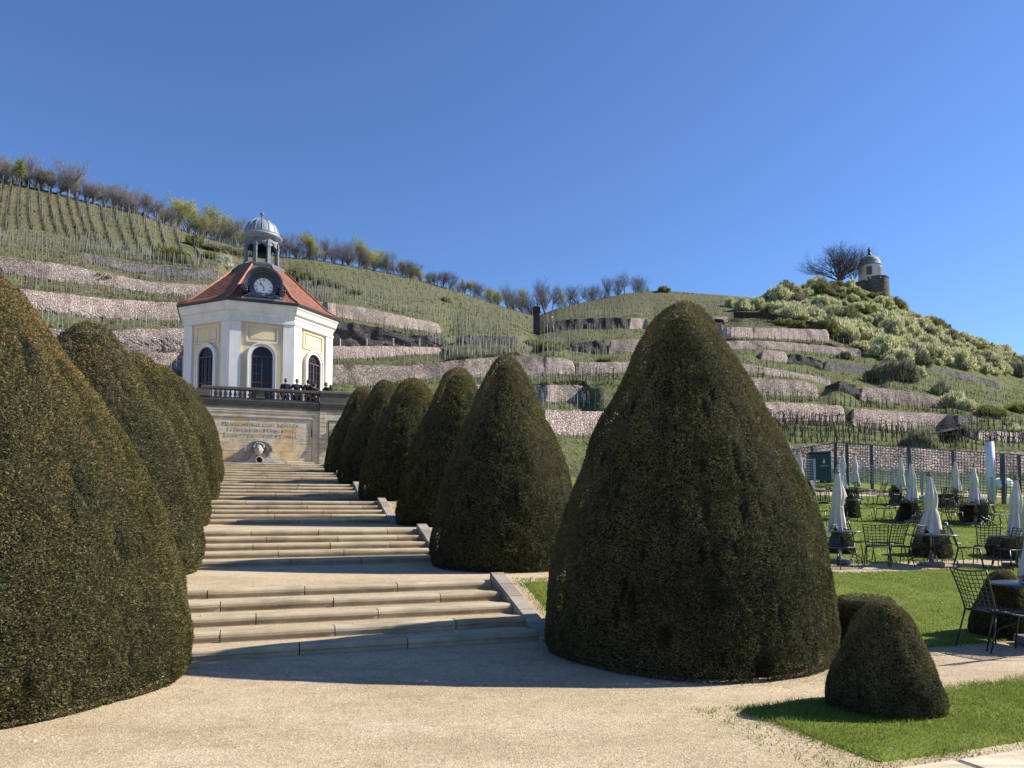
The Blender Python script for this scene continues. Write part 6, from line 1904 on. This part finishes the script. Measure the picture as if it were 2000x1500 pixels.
# near group at the right edge
parasol(2026, 9.0, "closed cream parasol leaning into the frame at the far right edge", 1, 2.2)
table(2032, 9.05, .0, "nearest garden table at the right edge, cut by the frame", 1.05)
chair(1938, 8.8, R(104), "nearest garden chair, whole in view, left of the table at the right edge", True, 1.04)
chair(1988, 8.5, R(-158), "garden chair cut by the right edge, backrest in front of the nearest table", True, 1.04)
FR = [(1676, 17.3, 95, "front row chair just right of the leftmost front table, back to the right"), (1712, 16.7, 150, "front row chair, left one of the overlapping pair"), (1733, 17.3, 200, "front row chair, right one of the overlapping pair"),
      (1765, 16.8, 215, "front row chair left of the middle table"), (1846, 17.6, 0, "front row chair behind the right half of the middle table"), (1892, 16.9, 60, "front row chair with its seat edge catching light, right of the middle table"),
      (1925, 17.4, -40, "front row chair standing between the middle and right tables"), (1969, 16.7, 190, "front row chair before the dark ball-shaped yew"), (1640, 16.2, 20, "front row chair hidden at the largest yew's edge"),
      (1607, 24.8, 40, "second row chair nearest the largest yew"), (1611, 27.6, -10, "second row chair behind the one nearest the largest yew"), (1692, 26.5, 75, "second row chair right of the leftmost front parasol"), (1730, 26.6, 215, "second row chair with a free view of the lawn, left of its table"),
      (1747, 27.6, 180, "second row chair at the left of the middle second row table"), (1806, 25.6, 130, "second row chair at the right of the middle second row table"), (1835, 26.6, 250, "second row chair between the two second row tables, left one"),
      (1860, 26.2, 120, "second row chair between the two second row tables, right one"), (1878, 27.8, 170, "second row chair at the left of the right second row table"), (1932, 26.0, 100, "second row chair right of the right second row parasol"),
      (1958, 27.2, 60, "second row chair farthest to the right"), (1946, 25.8, 80, "second row chair right behind the front row's right gap"),
      (1604, 33.4, 20, "back row chair near the largest yew's shoulder"), (1625, 34.0, -20, "back row chair left of the leftmost parasol group"), (1690, 33.0, 90, "back row chair right of the leftmost parasol group"), (1712, 33.2, 220, "back row chair in front of the slim yew"),
      (1725, 32.4, 240, "back row chair left of the slim yew's table"), (1790, 33.0, 100, "back row chair right of the wide-hemmed parasol"), (1830, 32.2, 230, "back row chair at the left of the wide low yew"), (1850, 32.0, 160, "back row chair in front of the wide low yew"),
      (1888, 33.4, 80, "back row chair right of the back parasol by the white pipe"), (1915, 33.0, 100, "back row chair at the foot of the railing")]
for (u, Y, a, lab) in FR: chair(u, Y, R(a), lab, False, 1.06 if Y < 20 else 1.1)

# ------------------------------------------------------------------ tall mesh fence
def mesh_fence(name, pts, label, cell, wr, posts, pmat, prad, frame_mat):
    """pts: list of (top Vector, bottom Vector)"""
    e = empty(name, (pts[0][1].x, pts[0][1].y, 0), 0, label=label, cat="fence")
    off = Vector((pts[0][1].x, pts[0][1].y, 0))
    for (t0, b0), (t1, b1) in zip(pts[:-1], pts[1:]):
        mb = MB(); L = (Vector((b1.x, b1.y)) - Vector((b0.x, b0.y))).length; n = max(2, int(L / cell))
        for i in range(n + 1):
            f = i / n; a = b0.lerp(b1, f) - off; b = t0.lerp(t1, f) - off
            mb.tube([a, b], wr, 3, caps=False, smooth=False)
        m_ = max(2, int((t0.z - b0.z) / cell))
        for j in range(m_ + 1):
            f = j / m_; mb.tube([b0.lerp(t0, f) - off, b1.lerp(t1, f) - off], wr * (2.0 if j == m_ else 1), 3, caps=False, smooth=False)
        mb.build("mesh_panel", frame_mat, e)
    for (p, h, r_, mt) in posts:
        mb = MB(); q = p - off; mb.bbox(q.x - r_, q.x + r_, q.y - r_, q.y + r_, q.z - .4, q.z + h, .006); mb.build("post", M[mt], e)
    return e
def fp(u, v, Y): return P(u, v, Y)
A_ = (fp(1525, 882, 50.5), fp(1525, 928, 50.5)); B_ = (fp(1634, 864, 44), fp(1634, 938, 44)); C_ = (fp(1820, 877, 39.2), fp(1820, 955, 39.2)); D_ = (fp(2000, 889, 35.3), fp(2000, 972, 35.3)); E_ = (fp(2160, 900, 32.5), fp(2160, 990, 32.5))
def on(u, seg):
    (t0, b0), (t1, b1) = seg
    best = min(range(101), key=lambda q: abs((t0.lerp(t1, q / 100).x / t0.lerp(t1, q / 100).y) * FPX + 1000 - u)); f = best / 100
    return b0.lerp(b1, f), (t0.lerp(t1, f) - b0.lerp(b1, f)).z
posts = []
for (u_, sg, r_, mt) in ((1590, (A_, B_), .05, 'fence'), (1637, (B_, C_), .07, 'fence'), (1659, (B_, C_), .05, 'fence'), (1707, (B_, C_), .07, 'fence'), (1781, (B_, C_), .07, 'fence'), (1868, (C_, D_), .05, 'fence'), (1966, (C_, D_), .07, 'fence'), (1998, (C_, D_), .05, 'fence')):
    b, h = on(u_, sg); posts.append((b + Vector((0, .1, 0)), h, r_, mt))
for (u_, sg) in ((1664, (B_, C_)), (1876, (C_, D_)), (1973, (C_, D_))):
    b, h = on(u_, sg); posts.append((b + Vector((0, .35, 0)), h, .08, 'concrete'))
mesh_fence("mesh_fence", [A_, B_, C_, D_, E_], "tall dark square-mesh fence behind the parasols", .15, .017, posts, None, None, M['fence'])
# lower grey-blue railing
R0 = (fp(1676, 907, 41.5), fp(1676, 938, 41.5)); R1 = (fp(1744, 915, 39.0), fp(1744, 951, 39.0)); R2 = (fp(1801, 921, 37.2), fp(1801, 959, 37.2)); R3 = (fp(1940, 934, 33.8), fp(1940, 978, 33.8))
ps = [(b, (t - b).z + .08, .045, 'rail') for t, b in (R0, R1, R2, R3)]
mesh_fence("low_railing", [R0, R1, R2, R3], "lower grey-blue mesh railing sloping down in front of the tall fence", .13, .012, ps, None, None, M['rail'])
Q0 = (fp(1552, 898, 40.5), fp(1552, 934, 40.5)); Q1 = (fp(1591, 898, 40), fp(1591, 934, 40))
ps = [(b, (t - b).z + .05, .045, 'rail') for t, b in (Q1,)]
mesh_fence("short_railing", [Q0, Q1], "short grey-blue railing left of the green box", .13, .012, ps, None, None, M['rail'])
# paved strip with low kerb stones behind the lawn
sh = sheet("paved_path", [20.4, 21, 22, 22.4], list(np.arange(2, 40, 2.0)), gz, M['gravel'], .02); tag(sh, kind='structure')
mb = MB(); rr = random.Random(4); x = 3.0
while x < 30:
    L = rr.uniform(.5, 1.1); p = st(22.3 + rr.uniform(-.1, .1), x); z = float(ground(22.3, x))
    mb.bbox(x, x + L * .92, 22.3 - .15, 22.3 + .2, z - .1, z + rr.uniform(.12, .3), .03, Matrix.Translation((O0[0], O0[1], 0)) @ Matrix.Rotation(TH, 4, 'Z')); x += L
o = mb.build("stone_edging", M['stone_mixed']); tag(o, label="row of rough low stones edging the paved path below the fences", cat="stone edging")
# green box
pg = fp(1600, 933, 42.0); zt_ = fp(1600, 885, 42).z; k = 42 / FPX
e = empty("green_container", (pg.x, pg.y, pg.z), R(-14), label="dark green ribbed plastic box behind the fence on the left", cat="container")
Hb = zt_ - pg.z; Wb = 20 * k
mb = MB(); mb.bbox(-Wb, Wb, -.55, .55, -.3, Hb * .97, .03); mb.build("body", M['green_box'], e)
mb = MB(); mb.bbox(-Wb * 1.06, Wb * 1.06, -.62, .62, Hb * .972, Hb * 1.03, .03); mb.build("lid", M['green_box'], e)
mb = MB()
for q in range(9):
    x0 = -Wb * .35 + q * .0; z0 = .05 + q * Hb * .1
    mb.add([Vector((Wb * a, -.565, z_)) for a, z_ in ((-.30, z0), (.90, z0 - .55 + .0), (.90, z0 - .50), (-.30, z0 + .05))], [(0, 1, 2, 3)]) if z0 - .55 > .0 else None  # diagonal strips trace the shadow lines across the front
for q in range(8):
    xx = -Wb * .9 + q * Wb * 1.8 / 7; mb.bbox(xx - .02, xx + .02, -.585, -.545, .02, Hb * .93, .006)
mb.build("rib_and_shadow_line", M['green_box'], e)
mb = MB(); mb.add([Vector((.18 + a * .11, -.590, Hb * .62 + b * .16)) for a, b in ((0, 1.2), (.5, .4), (.25, .45), (.8, -.4), (.15, -.3), (.15, -.8), (-.15, -.8), (-.15, -.3), (-.8, -.4), (-.25, .45), (-.5, .4))], [tuple(range(11))])
mb.box(-.02, .38, -.592, -.589, Hb * .44, Hb * .46)
mb.build("emblem", M['emblem'], e)
# white pipe with bundled sheet
pp = fp(1937, 958, 36.2); zt_ = fp(1930, 863, 36.2).z
e = empty("white_pipe", (pp.x, pp.y, pp.z), 0, label="thick white metal pipe standing upright behind the mesh fence", cat="pipe")
xt = fp(1932.5, 863, 36.2).x - pp.x
mb = MB(); mb.tube([(0, 0, -.5), (xt, 0, zt_ - pp.z)], .19, 24); mb.build("tube", M['pipe'], e)
mb = MB()
for f in (.3, .65): mb.lathe([(.193, -.02), (.20, 0), (.193, .02)], 24, (xt * f, 0, (zt_ - pp.z) * f), caps=False)
mb.build("seam", M['pipe'], e)
rg_ = np.random.default_rng(9); nu, nv = 22, 12; V = []
for j in range(nv + 1):
    for i in range(nu):
        a = 2 * math.pi * i / nu; ph_ = math.pi * j / nv
        V.append((math.sin(ph_) * math.cos(a) * .55, math.sin(ph_) * math.sin(a) * .3, -math.cos(ph_) * .28))
V = np.array(V); V *= 1 + .22 * vnoise(V, 4, 3)[:, None] + .12 * vnoise(V, 11, 4)[:, None]
F = np.array([(j * nu + i, j * nu + (i + 1) % nu, (j + 1) * nu + (i + 1) % nu, (j + 1) * nu + i) for j in range(nv) for i in range(nu)])
p = fp(1955, 945, 36.4); tag(link("plastic_sheet", np_mesh("plastic_sheet", V, F, M['bag'], True), None, tuple(p), 0, (1, 1, 1)), label="crumpled white plastic sheet lying at the foot of the white pipe", cat="plastic sheet")

# tiny yellow blossoms dropped on the steps and gravel
def petal(u, v, Y, lab):
    p = P(u, v, Y); mb = MB()
    for q in range(5):
        a = 2 * math.pi * q / 5
        mb.add([(0, 0, .006), (.018 * math.cos(a - .4), .018 * math.sin(a - .4), .012), (.03 * math.cos(a), .03 * math.sin(a), .016), (.018 * math.cos(a + .4), .018 * math.sin(a + .4), .012)], [(0, 1, 2, 3)])
    mb.lathe([(.008, 0), (.01, .02), (0, .024)], 8)
    tag(mb.build("yellow_flower", M['flower'], None, tuple(p)), label=lab, cat="flower")
s_, t_ = .457 * 2 + .1, t_at(393, .457 * 2 + .1, 1195); p = st(s_, t_); z = 3 * RISE
a_, b_ = ray(1000, 1195); petal(393, 0, 1, "x") if False else None
def petal_at(s, t, z, lab):
    p = st(s, t); mb = MB()
    for q in range(5):
        a = 2 * math.pi * q / 5
        mb.add([(0, 0, .006), (.018 * math.cos(a - .4), .018 * math.sin(a - .4), .012), (.03 * math.cos(a), .03 * math.sin(a), .016), (.018 * math.cos(a + .4), .018 * math.sin(a + .4), .012)], [(0, 1, 2, 3)])
    mb.lathe([(.008, 0), (.01, .02), (0, .024)], 8)
    tag(mb.build("yellow_flower", M['flower'], None, (p.x, p.y, z)), label=lab, cat="flower")
petal_at(s_, t_, z + .002, "small yellow flower head lying on a tread of the lowest steps")
s2 = 2.0; t2 = t_at(368, s2, 1137); petal_at(s2, t2, float(prof(s2)) + .012, "small yellow flower head lying on the first landing by the second left yew")
